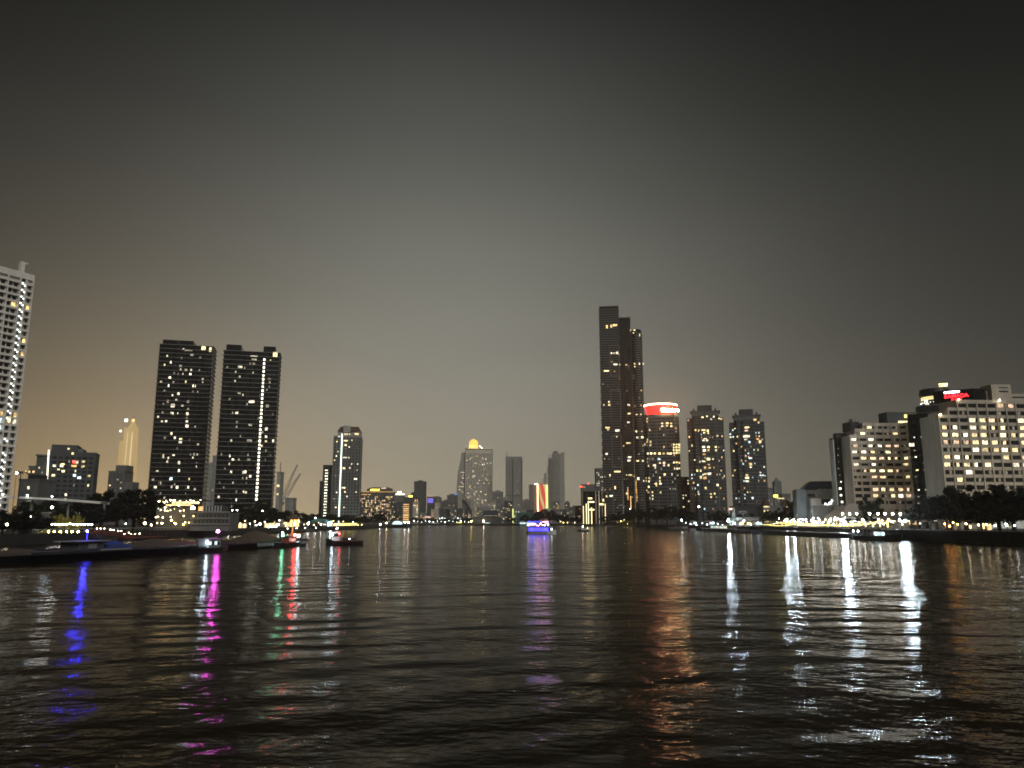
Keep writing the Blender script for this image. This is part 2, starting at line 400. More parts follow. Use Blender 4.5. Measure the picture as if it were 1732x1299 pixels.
# --- black slab towers
def black_tower(label, u0, u1, vt, Y, nfl, lit, stair, caps):
    B = Bld('tower_block', label, 'tower', u0, u1, vt, Y, 22, R(14), group='pair of black apartment towers')
    w, h, d = B.w, B.h, B.d; fl = h / nfl
    B.box('glass_wall', 'black_glass', -w / 2, w / 2, 0, d, 0, h)
    for k in range(1, nfl + 1):
        B.box('floor_slab', 'slab_grey', -w / 2 - .7, w / 2 + .7, -.7, d + .7, k * fl - .34, k * fl)
    for fx in (-.30, -.05, .2, .42):
        B.box('mullion_pier', 'dark_glass', w * fx - .5, w * fx + .5, -.32, 0, 0, h - fl)
    for (a, b, hh) in caps: B.box('roof_plant', 'black_glass', w * a, w * b, 2, d - 2, h, h + hh)
    B.wins(varied(lit, ['win_white', 'win_white', 'win_yellow', 'win_white', 'win_dim'], 3), y=-.12)
    B.scatter(46, -w / 2 + 1.5, w / 2 - 1.5, 6, h - 6, fl, 3.1, ['win_dim', 'win_dim', 'far_dim'], 1.4, 1.7, -.1, int(u0))
    if stair:
        (ua, va), (ub, vb), n = stair
        for k in range(n):
            t = k / (n - 1); x, z = B.hit(ua + (ub - ua) * t, va + (vb - va) * t, -.12); B.win(x, z, 1.6, 1.7, 'stair_warm', -.12, 'stair_lamp')
    return B
litA = crop([(437, 122, 32, 36, 'win_yellow'), (485, 132, 18, 40, 'win_yellow'), (295, 130, 14, 16), (330, 137, 60, 8, 'win_dim'), (355, 167, 24, 20), (282, 190, 12, 18), (205, 220, 10, 22),
    (160, 240, 10, 18), (275, 248, 24, 20), (275, 274, 10, 20), (312, 277, 22, 22), (350, 276, 10, 22), (229, 298, 12, 16), (343, 306, 16, 18), (196, 330, 22, 22), (311, 360, 10, 24),
    (431, 362, 10, 14), (186, 386, 16, 22), (370, 388, 24, 24), (260, 442, 22, 24), (180, 498, 26, 26), (328, 500, 20, 22), (219, 528, 30, 30), (287, 528, 16, 14), (218, 584, 12, 20),
    (257, 584, 12, 20), (322, 586, 20, 22), (319, 614, 14, 18), (319, 640, 18, 18), (319, 672, 24, 24), (170, 640, 20, 20), (210, 726, 12, 22), (160, 756, 22, 20), (234, 756, 14, 20),
    (275, 764, 22, 12), (272, 786, 24, 24), (148, 878, 18, 14), (224, 878, 18, 14), (370, 874, 12, 22), (344, 874, 10, 16, 'win_dim'), (392, 874, 10, 14), (187, 900, 10, 18), (263, 932, 18, 26),
    (388, 932, 12, 12), (108, 992, 18, 14), (262, 990, 14, 26), (207, 1046, 20, 22, 'win_cool'), (335, 1048, 8, 20), (128, 1077, 18, 24), (95, 1106, 22, 20), (211, 1104, 10, 20),
    (250, 1106, 18, 24), (326, 1106, 18, 22)], 240, 560, 4.19)
black_tower('black glass apartment tower with scattered white windows and no column of stair lights', 259, 351, 583, 610, 41, litA, None, [(-.46, .12, 4)])
litB = crop([(945, 165, 34, 40, 'win_yellow'), (795, 177, 60, 8), (796, 203, 40, 18), (765, 232, 18, 24), (794, 232, 22, 18, 'win_dim'), (697, 254, 34, 18), (912, 206, 10, 10), (903, 340, 20, 18), (778, 500, 44, 22),
    (890, 531, 24, 24), (672, 580, 22, 22), (643, 580, 7, 22), (768, 664, 26, 20, 'win_dim'), (882, 694, 22, 22), (880, 748, 16, 22), (880, 780, 16, 14), (763, 776, 40, 20), (930, 778, 14, 24),
    (620, 884, 14, 20), (645, 910, 16, 16), (687, 912, 12, 20), (757, 913, 24, 18), (615, 942, 16, 18), (633, 998, 14, 18), (714, 1002, 20, 24), (733, 998, 14, 22), (768, 1028, 16, 22),
    (669, 1138, 8, 24), (669, 1195, 8, 24), (720, 1138, 10, 18), (690, 440, 24, 10, 'win_dim'), (885, 416, 8, 14, 'win_dim')], 240, 560, 4.19)
black_tower('black glass apartment tower with one vertical column of stair lights', 370, 466, 594, 575, 38, litB, ((446.7, 608.5), (433.6, 844), 37), [(-.47, -.2, 5), (.2, .42, 5)])

# --- white condominium at the edge: balconies look over the river
def white_condo():
    B = Bld('condominium', 'tall white condominium with stair strip of bright lamps and dark balconies', 'apartment block', -30, 56, 470, 322, 30, R(62), zg=GL, w=62)
    p = atY(44, 650, 330); B.root.location = (p.x - 21.3, 330 - 34, GL)
    B.M = Matrix.Translation(B.root.location) @ Matrix.Rotation(B.rz, 4, 'Z'); B.Mi = B.M.inverted()
    xr = B.hit(38.5, 640)[0]           # right end of the front
    h = 111; fl = 3.0; n = 36; w0 = xr - 40
    B.box('wall', 'white_wall', w0, xr, .9, 24, 0, h)
    B.box('parapet', 'white_wall', w0, xr, -.3, .9, h - 1.2, h + 1.6)
    B.box('roof_fin', 'white_wall', xr - 5.6, xr - 3.9, 1, 3, h, h + 6); B.box('fin_arm', 'white_wall', xr - 5.6, xr - 2.6, 1.1, 2.5, h + 6, h + 6.8)
    cols = [(xr - 1.7, 2.6), (xr - 8.2, 4.6), (xr - 13.5, 4.6)]
    for k in range(n): B.box('balcony_slab', 'white_wall', w0, xr, -.4, .9, k * fl + 2.35, k * fl + 3.3)
    for x in (xr - .25, xr - 3.15, xr - 5.65, xr - 10.85, xr - 16.1): B.box('pier', 'white_wall', x - .25, x + .25, -.55, .9, 0, h)
    r = random.Random(4)
    for k in range(n):
        for (x, cw) in cols[:3]:
            m = 'dark_glass'
            if k in (12, 14, 15) and x < xr - 6: m = 'win_cool' if r.random() < .7 else 'win_white'
            elif k == 15 and x > xr - 3: m = 'win_white'
            elif r.random() < .05: m = 'win_warm'
            for s in (-.25, .25):
                B.win(x + cw * s, k * fl + 1.3, cw * .34, 1.9, m if s > 0 or m == 'dark_glass' else 'dark_glass', .84, 'balcony_door')
        z = k * fl + 1.9
        if k < n and k not in (13, 14, 11) :
            for dx in (-.7, .8): B.win(xr - 4.4 + dx * .6, z + (.5 if dx < 0 else -.2), .5, .55, 'stair_light', -.5, 'stair_lamp')
        if k == 15: B.win(xr - 4.1, z, 1.5, 2.6, 'win_yellow', -.4, 'lit_landing')
    B.mesh('stair_recess', MB().box(xr - 5.4, xr - 3.4, .5, .88, 0, h), 'grey_glass')
white_condo()

# --- smaller buildings behind and beside
def plain(name, label, cat, u0, u1, vt, Y, d, wall, rz=0.0, n=0, mats=('win_yellow',), fl=3.4, cw=4.0, ww=1.6, hh=1.5, seed=1, roof=None, grid=None, group=None, zmin=0.0, base=None):
    """far building: wall, roof kerb, rows of dark windows, single lit windows"""
    B = Bld(name, label, cat, u0, u1, vt, Y, d, rz, group=group); w, h = B.w, B.h
    B.box('wall', wall, -w / 2, w / 2, 0, d, 0, h); B.box('roof_kerb', wall, -w / 2 - .3, w / 2 + .3, -.3, d + .3, h, h + 1.1)
    if grid: B.grid('window_rows', grid, -w / 2 + .8, w / 2 - .8, 4 + zmin, h - 1.5, cw, fl, cw * .62, fl * .48)
    if roof: B.box('roof_plant', roof, -w * .25, w * .22, d * .2, d * .8, h + 1.1, h + 1.1 + max(2.5, h * .04))
    if n: B.scatter(n, -w / 2 + .8, w / 2 - .8, 4 + zmin, h - 1.5, fl, cw, list(mats), ww, hh, -.14, seed)
    return B
WM = ['win_yellow', 'win_white', 'win_warm', 'far_dim']
plain('office_block', 'small grey block with row of warm lights along its roof', 'building', 45, 63, 790, 620, 14, 'mid_concrete', n=6, mats=['win_warm', 'win_white'], grid='dark_glass', seed=3).scatter(5, -8, 8, 42, 46, 2.2, 3, ['win_warm'], 1.6, 1.6, -.2, 5)
plain('office_block', 'low grey block with flat dark roof at foot of white condominium', 'building', 30, 64, 813, 440, 16, 'mid_concrete', n=4, mats=['win_white'], cw=5, seed=9, roof='dark_metal')
B = plain('hotel_block', 'dark wide hotel block with a vertical strip of warm bulbs', 'hotel', 81, 158, 767, 540, 22, 'dark_concrete', R(22), grid='dark_glass', n=17, mats=['win_yellow', 'win_white', 'win_dim'], cw=4, fl=3.3, ww=1.8, hh=1.5, seed=12)
B.box('side_wing', 'dark_concrete', -B.w / 2 - 8.6, -B.w / 2 - .05, 3, 20, 0, B.h - 2); B.box('wing_cornice', 'mid_concrete', -B.w / 2 - 9.4, -B.w / 2 + .4, 2, 20.6, B.h - 2, B.h - 1)
B.box('upper_storey', 'dark_concrete', -B.w / 2, B.w * .08, .5, 22, B.h + 1.1, B.h + 6); B.box('roof_plant', 'mid_concrete', B.w * .08, B.w * .2, 2, 20, B.h + 1.1, B.h + 3.6)
for k in range(26):
    x, z = B.hit(82.5 - k * .16, 762 + k * 2.75, -.2); B.win(x, z, .9, .8, 'stair_warm', -.2, 'strip_bulb')
B.wins([(125, 781, 5, 5, 'aviation_red'), (130.5, 782, 4, 6, 'win_white'), (125, 788, 9, 4, 'win_orange'), (126, 804, 5, 5, 'win_cool'), (134, 808, 6, 4, 'win_cool'), (104, 785, 4, 3, 'win_yellow'), (108, 785, 3, 3, 'win_yellow'), (99, 794, 4, 3), (107, 797, 5, 4), (116, 759, 3, 3), (123, 767, 4, 4, 'win_warm')], 'win_yellow', y=-.3)
B.scatter(7, -B.w / 2 - 7.5, -B.w / 2 - 1.5, 6, B.h - 8, 3.3, 2, ['win_yellow', 'win_dim'], 1, 1.2, 2.8, 4)

def gold_tower():
    B = Bld('skyscraper', 'gold floodlit supertall tower with pointed spire fading into haze', 'skyscraper', 197, 225, 720, 2280, 36, zg=2.2)
    w, h = B.w, B.h
    B.mesh('shaft', MB().prism([(-w * .25, 0), (w * .5, 0), (w * .5, 36), (-w * .25, 36)], 0, h * .98, [(-w * .26, 2), (w * .3, 2), (w * .3, 34), (-w * .26, 34)]), 'gold_tower')  # wall glows by itself in place of floodlights
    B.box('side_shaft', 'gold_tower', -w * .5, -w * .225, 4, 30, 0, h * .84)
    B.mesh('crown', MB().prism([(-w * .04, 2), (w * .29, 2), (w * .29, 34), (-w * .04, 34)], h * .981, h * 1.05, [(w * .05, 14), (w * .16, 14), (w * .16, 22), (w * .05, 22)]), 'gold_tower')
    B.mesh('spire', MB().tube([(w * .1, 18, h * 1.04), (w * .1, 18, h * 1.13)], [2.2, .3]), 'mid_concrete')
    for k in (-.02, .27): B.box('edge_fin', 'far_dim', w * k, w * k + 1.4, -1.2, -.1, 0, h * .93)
    for (u, v, m, s) in ((213.5, 711, 'strip_white', 6), (204, 729, 'strip_white', 4), (225, 711, 'far_gold', 6)): B.wins([(u, v, s, s, m)], y=-1)
gold_tower()
B = plain('tower_block', 'stepped grey tower in front of the gold floodlit skyscraper', 'tower', 181, 208, 798, 930, 22, 'mid_concrete', grid='grey_glass', n=8, mats=['far_dim', 'win_warm'], seed=5)
B.box('raised_core', 'mid_concrete', -2, 11, 1, 18, B.h + 1.1, B.h + 8); B.box('lower_wing', 'mid_concrete', B.w / 2 + .05, B.w / 2 + 10, 2, 18, 0, B.h - 12)
B = plain('tower_block', 'pale grey tower glimpsed in the gap between the black towers', 'tower', 357, 374, 772, 900, 18, 'concrete', n=6, mats=['win_yellow', 'far_dim'], seed=6, cw=3, roof='concrete')
B.box('lower_wing', 'pale_concrete', -B.w / 2 - 6, -B.w / 2 - .05, 2, 16, 0, B.h - 7)
plain('tower_block', 'slim grey shaft peeking out beside the black tower with stair lights', 'tower', 467, 473, 800, 640, 10, 'pale_concrete', n=2, cw=3)
def mast():
    b = atY(471, 858, 660); t = thing('lattice_mast', 'thin lattice mast with red aviation lamp beside black tower', 'mast', (b.x, 660, GL))
    h = atY(470, 782, 660).z - GL
    for s in (-1, 1): MB().tube([(s * .9, 0, 0), (s * .2, 0, h)], .14, 4).build('leg', 'dark_metal', t)
    mb = MB()
    for k in range(14): mb.tube([(-.9 + .05 * k, 0, k * h / 14), (.9 - .05 * (k + 1), 0, (k + 1) * h / 14)], .07, 4)
    mb.build('bracing', 'dark_metal', t); ob('aviation_lamp', ballm('aviation_red', .7), t, (0, -.5, h * .62))
mast()
def crane(u0, v0, u1, v1, Y, label):
    a, b = atY(u0, v0, Y), atY(u1, v1, Y); t = thing('tower_crane', label, 'crane', (a.x, Y, GL), group=None)
    H = a.z - GL; L = b.x - a.x; Z = b.z - a.z
    mb = MB()
    for s in (-1, 1):
        mb.tube([(s * .8, -.5, 0), (s * .8, -.5, H)], .22, 4)
    for k in range(8): mb.tube([(-.8, -.5, k * H / 8), (.8, -.5, (k + 1) * H / 8)], .12, 4)
    mb.build('mast', 'mid_concrete', t)
    jb = MB(); n = Vector((-Z, 0, L)).normalized() * 1.1
    p, q = Vector((0, 0, H)), Vector((L, 0, H + Z)); jb.tube([p + n, q + n * .4], .3, 4); jb.tube([p - n, q - n * .4], .3, 4)
    for k in range(16):
        f0, f1 = k / 16, (k + 1) / 16; jb.tube([p.lerp(q, f0) + n * (1 if k % 2 else -1) * (1 - .6 * f0), p.lerp(q, f1) + n * (-1 if k % 2 else 1) * (1 - .6 * f1)], .18, 4)
    jb.build('jib', 'concrete', t); MB().box(-3.5, 1.2, -1.2, 1.2, H - 1.5, H + 1).build('cab', 'mid_concrete', t)
    MB().tube([(-3, 0, H + 1), (-1, 0, H + 7), (L * .9, 0, H + Z * .93)], .1, 4).build('stay_cable', 'dark_metal', t)
crane(475, 849, 503, 786, 720, 'luffing crane with its long pale jib raised highest')
crane(478, 851, 508, 801, 690, 'luffing crane with the lower of two raised jibs')
plain('site_office', 'low pale hut on the construction ground below the cranes', 'hut', 482, 496, 844, 690, 10, 'concrete')

def river_tower():
    B = Bld('tower_block', 'concrete riverside tower with brown hipped roof and white light line', 'tower', 562, 610, 737, 850, 26, R(9)); w, h = B.w, B.h
    B.box('wall', 'concrete', -w / 2, w / 2, 0, 26, 0, h); fl = 3.3; n = int(h / fl)
    B.slabs(n, -w / 2 - .5, w / 2 + .5, -.55, 26.5, 1, fl, .9, 'mid_concrete', 'balcony_band')
    B.grid('window_rows', 'grey_glass', -w / 2 + .5, w / 2 - .5, 2, h - 1, 3.2, fl, 2.2, 1.7, 0, .1)
    B.box('light_line', 'strip_white', -w * .205 - .45, -w * .205 + .45, -.95, -.6, 2, h + 2)
    B.box('upper_storey', 'concrete', -w * .36, w * .46, 2, 24, h, h + 5)
    rf = MB().prism([(-w * .38, 1), (w * .48, 1), (w * .48, 25), (-w * .38, 25)], h + 5, h + 11, [(-w * .28, 7), (w * .36, 7), (w * .36, 19), (-w * .28, 19)])
    B.mesh('roof', rf, 'brown_roof'); B.box('roof_gable', 'pale_concrete', -w * .17, w * .08, .6, 8, h + 4, h + 11.5)
    B.wins(varied(crop([(680, 240, 40, 14), (710, 240, 12, 14), (775, 238, 40, 16), (615, 262, 20, 14), (595, 308, 12, 12), (675, 300, 44, 14), (732, 296, 12), (675, 340, 24, 16), (708, 358, 12, 12), (678, 376, 20, 8, 'win_dim'),
        (605, 400, 10, 12), (590, 440, 12, 14), (574, 478, 10, 10), (668, 454, 44, 12), (705, 454, 10), (660, 551, 24, 18, 'win_yellow'), (712, 548, 10, 14), (730, 513, 8, 14), (785, 513, 8, 14), (780, 570, 10, 8), (582, 620, 12, 16, 'win_dim'),
        (765, 650, 30, 16), (655, 730, 36, 14), (592, 773, 10, 14), (668, 768, 14, 14), (770, 770, 8, 12), (687, 810, 12, 14), (570, 832, 22, 8, 'win_dim'), (585, 910, 12, 16), (660, 912, 10, 14)], 460, 690, 5.4125), ['win_white', 'win_white', 'win_yellow'], 5), y=-.65)
river_tower()
B = plain('tower_block', 'dim tower with a lit stair column beside the brown roofed tower', 'tower', 545, 560, 788, 880, 20, 'mid_concrete', grid='grey_glass', cw=3)
for k in range(20):
    for dx in (-.9, .9): B.win(-1 + dx + (k % 2) * .4, B.h - 5 - k * 3.2, 1.0, 1.2, 'stair_warm', -.2, 'stair_lamp')
plain('tower_block', 'narrow dark slab behind the dim tower with lit stair column', 'tower', 540, 546, 815, 930, 12, 'dark_concrete')

# --- waterside club with lit roof terrace
def terrace_club():
    p0, p1 = atY(262, 872, 330), atY(388, 872, 330)
    t = thing('riverside_club', 'three storey riverside club with lit roof terrace', 'club building', ((p0.x + p1.x) / 2, 330, GL)); w = p1.x - p0.x
    def bx(n, m, x0, x1, y0, y1, z0, z1, par=t): return ob(n, boxm(m, x1 - x0, y1 - y0, z1 - z0), par, ((x0 + x1) / 2, (y0 + y1) / 2, (z0 + z1) / 2))
    bx('wall', 'mid_concrete', -w * .02, w * .5, 0, 12, 0, 7.6); bx('wall', 'dark_concrete', -w * .5, -w * .025, 1, 13, 0, 9.6)
    for z in (2.6, 5.0, 7.6): bx('floor_band', 'concrete', -w * .02, w * .51, -.5, 0, z, z + .45)
    for k in range(9):
        for z in (3.2, 5.6): bx('window', 'grey_glass', w * (.03 + k * .053), w * (.03 + k * .053) + 1.1, -.12, .02, z, z + 1.3)
    bx('upper_storey', 'dark_concrete', w * .12, w * .36, 2, 11, 8.05, 10.6)
    for k in range(7): bx('pier', 'white_paint', w * (.12 + .04 * k) - .12, w * (.12 + .04 * k) + .12, 1.7, 1.95, 8.05, 10.6)
    bx('lit_bay', 'win_orange', w * .055, w * .115, 1.8, 2.2, 8.4, 10.2)
    bx('canopy', 'dark_metal', -w * .5, w * .1, -.5, 12, 12.6, 12.9)
    for k in range(8): bx('canopy_post', 'dark_metal', -w * .49 + k * w * .083, -w * .49 + k * w * .083 + .2, -.3, -.1, 9.6, 12.6)
    bx('terrace_light_band', 'veil_warm', -w * .36, -w * .02, -.4, -.2, 10.5, 11.0); bx('terrace_light_band', 'veil_warm', -w * .30, w * .06, 1, 1.2, 11.3, 12.2)
    bx('bar_light', 'bar_glow', -w * .02, w * .035, -.45, -.25, 8.9, 10.0)
    r = random.Random(8)
    for k in range(30): ob('bulb', ballm('lamp_farwarm', .24), t, (-w * .5 + w * .62 * r.random(), -.7 - r.random(), r.choice((12.2, 11.6, 9.4, 8.2, 5.5, 3.2)) + r.random() * .7))
    for k in range(16): ob('bulb', ballm('lamp_warm' if k % 4 == 0 else 'stair_warm', .22), t, (-w * .5 + w * .52 * r.random(), -.7 - r.random(), r.choice((12.3, 11.9, 10.2, 8.8)) + r.random() * .5))
terrace_club()

# ================================================================== right bank buildings
def tall_tower():
    B = Bld('skyscraper', 'tallest dark residential tower stepping down in three shafts', 'skyscraper', 1018, 1090, 519, 1060, 34, R(-9)); h = B.h
    x = lambda u: B.hit(u, 700)[0]
    segs = [(1018, 1050, 519, 0), (1051, 1070, 538, 6), (1071, 1089.5, 556, 3)]
    for i, (u0, u1, vt, yo) in enumerate(segs):
        x0, x1 = x(u0), x(u1); hh = B.hit((u0 + u1) / 2, vt, yo)[1]; n = int(hh / 3.5)
        if i == 2:
            c = (x0 + x1) / 2; r = (x1 - x0) / 2
            pl = [(c + r * math.cos(a), 16 + yo + 15 * math.sin(a)) for a in [2 * math.pi * k / 20 for k in range(20)]]
            B.mesh('shaft', MB().prism(pl, 0, hh), 'dark_glass')
            ring = MB().prism([(c + (r + .8) * math.cos(2 * math.pi * k / 20), 16 + yo + 15.8 * math.sin(2 * math.pi * k / 20)) for k in range(20)], -.35, .35).mesh('floor_slab', 'slab_dim')
            for k in range(1, n): ob('floor_slab', ring, B.root, (0, 0, k * 3.5))
        else:
            B.box('shaft', 'black_glass' if i else 'dark_glass', x0, x1, yo, 34, 0, hh)
            for k in range(1, n):
                e = 1.6 if i == 0 and k % 3 else .5
                B.box('floor_slab', 'slab_dim' if i == 0 else 'dark_concrete', x0 - e, x1 + .3, yo - .6, 33, k * 3.5 - .35, k * 3.5 + .35)
        if i == 0:
            for zz in range(12, int(hh) - 46, 64):
                xm = (x0 + x1) / 2
                for a in (xm - .5, x1 - .6): B.box('frame_pier', 'slab_grey', a, a + .7, -1.2, -.5, zz, zz + 44)
                for z in (zz, zz + 43.6): B.box('frame_beam', 'slab_grey', xm - .5, x1 + .1, -1.25, -.55, z, z + .7)
        B.box('roof_kerb', 'mid_concrete', x0 - 1, x1 + .5, yo - 1, 33, hh, hh + 1.4) if i < 2 else None
    L = crop([(275, 310, 20, 40), (318, 305, 20, 40), (355, 295, 50, 24), (320, 575, 16, 20), (345, 575, 14, 16), (375, 572, 24, 24), (360, 687, 50, 16), (403, 690, 8, 18), (468, 692, 20, 14), (550, 680, 16, 14),
        (553, 708, 14, 12), (600, 680, 12, 20), (638, 680, 8, 20), (270, 752, 60, 14), (295, 1060, 16, 20), (298, 1090, 24, 24), (245, 1092, 10, 16), (490, 1090, 26, 14), (497, 1178, 36, 16), (490, 1265, 30, 18), (555, 1100, 16, 12, 'win_dim'),
        (615, 1095, 14, 14, 'win_orange'), (570, 1188, 20, 14), (615, 1185, 12, 20), (550, 345, 20, 12), (540, 372, 14, 10), (602, 395, 8, 30), (510, 345, 10, 16)], 980, 500, 5.906)
    L += crop([(325, 305, 40, 14), (330, 322, 20, 10), (405, 328, 40, 20), (495, 430, 40, 14), (400, 378, 10, 12), (568, 385, 22, 18), (608, 383, 20, 18), (560, 335, 14), (603, 335, 10), (318, 518, 20, 18), (505, 545, 30, 14), (500, 572, 26, 12),
        (570, 575, 22, 12), (612, 575, 14), (580, 520, 14, 10, 'win_dim'), (405, 662, 60, 16), (345, 690, 10, 16), (510, 690, 36, 14), (480, 690, 10, 12), (575, 720, 20, 26), (387, 793, 12, 28), (355, 860, 28, 16), (318, 862, 12, 14), (485, 840, 20, 20), (430, 935, 40, 8, 'win_dim')], 960, 660, 4.811)
    B.wins(varied(L, ['win_warm', 'win_yellow', 'win_white', 'win_yellow'], 2), y=-.75)
    B.scatter(40, x(1019), x(1088), 20, 240, 3.5, 3.2, ['win_dim', 'win_dim', 'win_orange'], 1.5, 1.5, -.7, 91)
    for k, (u, v) in enumerate(((1062, 835), (1067, 850), (1076, 822), (1077, 838))): B.wins([(u, v, 1.6, 26, 'win_orange')], y=-.9)
tall_tower()

def red_top():
    B = Bld('hotel_tower', 'dark hotel tower crowned by a glowing red drum with white lettering', 'hotel tower', 1090, 1151, 700, 830, 32, R(-11)); w, h = B.w, B.h
    pl = [(-w / 2, 6), (-w * .36, 0), (w * .36, 0), (w / 2, 6), (w / 2, 32), (-w / 2, 32)]
    B.mesh('wall', MB().prism(pl, 0, h), 'dark_concrete'); n = int(h / 3.6)
    sm = MB().prism([(px * 1.015, py - .45) for px, py in pl], -.3, .3).mesh('floor_slab', 'slab_dim')
    for k in range(1, n + 1): ob('floor_slab', sm, B.root, (0, 0, k * 3.6))
    B.grid('window_rows', 'dark_glass', -w * .35, w * .35, 3, h - 4, 3, 3.6, 2.3, 2.3, 0, .15)
    for a in (-.36, -.14, .12, .36): B.box('pier', 'mid_concrete', w * a - .5, w * a + .5, -.75, 0, 0, h)
    prof = [(w * .40, 0), (w * .405, 3), (w * .43, 7), (w * .465, 10.4)]
    dr = MB().lathe(prof, (0, 17, h + .4), 28, 1, .9); B.mesh('crown_drum', dr, 'sign_red', smooth=True)
    rim = MB().lathe([(w * .472, 0), (w * .480, .3), (w * .480, .9), (w * .44, 1.2)], (0, 17, h + 10.9), 28, 1, .9); B.mesh('rim_light', rim, 'rim_white', smooth=True)
    ob('lettering', text_mesh('Chatrium', 4.9, 'sign_white', .15), B.root, (w * .26, -.9, h + 3.7)).rotation_euler = (R(90), 0, R(4))
    L = crop([(647, 232, 10, 16), (647, 255, 10, 14), (770, 270, 18, 14), (808, 268, 26, 18), (842, 270, 18, 16), (770, 292, 18, 14), (808, 290, 18, 12), (845, 292, 16, 16), (668, 325, 10, 16), (650, 405, 10, 22), (676, 420, 14, 20), (676, 445, 14, 18), (628, 440, 10, 20),
        (783, 365, 8, 16, 'win_cool'), (785, 460, 10, 18)] + [(x, y, 17, 17, 'win_yellow') for x in (865, 887, 908) for y in (443, 465, 488, 510)] + [(x, 515, 20, 20) for x in (655, 680, 710, 748, 780, 815, 838)] +
        [(745, 560, 26, 18, 'win_cool'), (785, 590, 22, 18, 'win_pink'), (752, 592, 16, 14), (785, 612, 18, 16, 'win_pink'), (822, 610, 16, 20), (868, 588, 18, 16), (887, 588, 18, 16), (910, 590, 14, 16), (710, 612, 20, 18), (660, 615, 14, 18), (714, 632, 12, 14),
        (875, 637, 18, 18), (893, 637, 16, 18), (910, 637, 12, 14), (790, 685, 18, 20), (850, 685, 10, 18), (752, 712, 12, 20), (752, 738, 12, 16), (755, 760, 18, 18), (718, 760, 20, 16), (660, 785, 14, 22), (690, 830, 14, 12), (757, 832, 12, 20), (692, 858, 14, 10), (692, 884, 10, 14),
        (670, 880, 8, 20), (645, 815, 10, 12), (664, 715, 10, 20), (664, 740, 12, 18), (640, 715, 8, 16), (640, 740, 10, 16), (620, 738, 10, 12)], 960, 660, 4.811)
    B.wins(varied(L, ['win_yellow', 'win_white', 'win_yellow', 'win_warm'], 6), y=-.5)
    B.scatter(36, -w * .45, w * .45, 14, h - 4, 3.6, 2.8, ['win_dim', 'win_dim', 'win_orange'], 1.4, 1.6, -.45, 92)
    for k in range(7): B.box('podium_fin', 'concrete', w * (.2 + k * .045), w * (.2 + k * .045) + .6, -1.2, -.55, 0, 38)
red_top()

def twin(label, u0, u1, vt, Y, L, red):
    B = Bld('tower_block', label, 'tower', u0, u1, vt, Y, 30, R(-15), group='pair of dark riverside towers with stepped tops'); w, h = B.w, B.h
    for a, b, y, f in ((-.5, -.30, 5, .985), (-.295, -.145, 1.5, 1.0), (-.14, .14, 0, 1.0), (.145, .295, 1.5, 1.0), (.30, .5, 5, .985)):
        B.box('wall', 'dark_concrete', w * a, w * b, y, 30, 0, h * f)
        n = int(h * f / 3.5)
        for k in range(1, n): B.box('balcony_band', 'slab_dim' if abs(a + b) < .5 or k % 2 else 'mid_concrete', w * a + .3, w * b - .3, y - .6, y + .02, k * 3.5 - .45, k * 3.5 + .1)
    B.box('roof_storey', 'mid_concrete', -w * .36, w * .38, 4, 26, h, h + 5.5); B.box('roof_core', 'dark_concrete', -w * .2, w * .2, 6, 24, h + 5.5, h + 12); B.box('roof_cornice', 'mid_concrete', -w * .40, w * .42, 3.4, 26.6, h + 5, h + 5.8)
    for s in (-1, 1): B.box('roof_fin', 'dark_concrete', s * w * .30 - .9, s * w * .30 + .9, 4.5, 8, h + 5.8, h + 8.5)
    B.scatter(36, -w * .45, w * .45, 14, h - 4, 3.5, 2.8, ['win_dim', 'win_dim', 'win_orange', 'win_cool'], 1.3, 1.5, -.7, int(u0))
    if red: B.box('wall_panel', 'brown_roof', -w * .46, -w * .33, 4.5, 4.95, 10, h * .97)
    B.wins(varied(crop(L, 960, 660, 4.811), ['win_yellow', 'win_white', 'win_yellow', 'win_warm'], 9), y=-.75)
L1 = [(982, 245, 10, 16, 'win_pink'), (1250, 235, 16, 16), (1098, 220, 20, 14), (1135, 212, 16, 12), (1168, 235, 14, 16), (1190, 215, 14, 14), (1232, 230, 12, 14), (1040, 325, 16, 18), (1068, 325, 14, 14), (1105, 325, 34, 14), (1140, 330, 18, 20), (1112, 347, 16, 14), (1145, 350, 12, 14), (1220, 372, 16, 18), (1258, 375, 10, 12),
      (990, 380, 10, 16), (1105, 408, 20, 12), (1135, 408, 20, 12), (1120, 395, 26, 8), (1013, 450, 10, 20), (990, 495, 8, 16), (1107, 462, 24, 18), (1112, 490, 26, 20, 'win_white'), (1147, 462, 20, 18), (1147, 488, 18, 18), (1205, 462, 16, 16), (1208, 490, 14, 16), (1270, 490, 8, 10), (1112, 522, 26, 14, 'win_orange'), (1035, 568, 12, 10), (1078, 582, 12, 16),
      (1112, 580, 20, 12), (1147, 560, 30, 22), (1183, 560, 10, 16), (1118, 630, 18, 20), (1150, 605, 20, 14, 'win_orange'), (1155, 632, 20, 14), (1055, 655, 14, 18), (1083, 655, 12, 20), (1155, 680, 30, 20), (1122, 682, 26, 14), (1250, 655, 10, 16), (1085, 708, 18, 28), (1118, 714, 28, 22, 'win_orange'), (1025, 752, 14, 18), (1275, 700, 8, 16), (1220, 772, 16, 18), (1124, 797, 18, 22), (1068, 845, 12, 16), (1165, 845, 16, 12), (1197, 842, 14, 20), (1168, 868, 14, 18), (1212, 870, 14, 14, 'win_dim')]
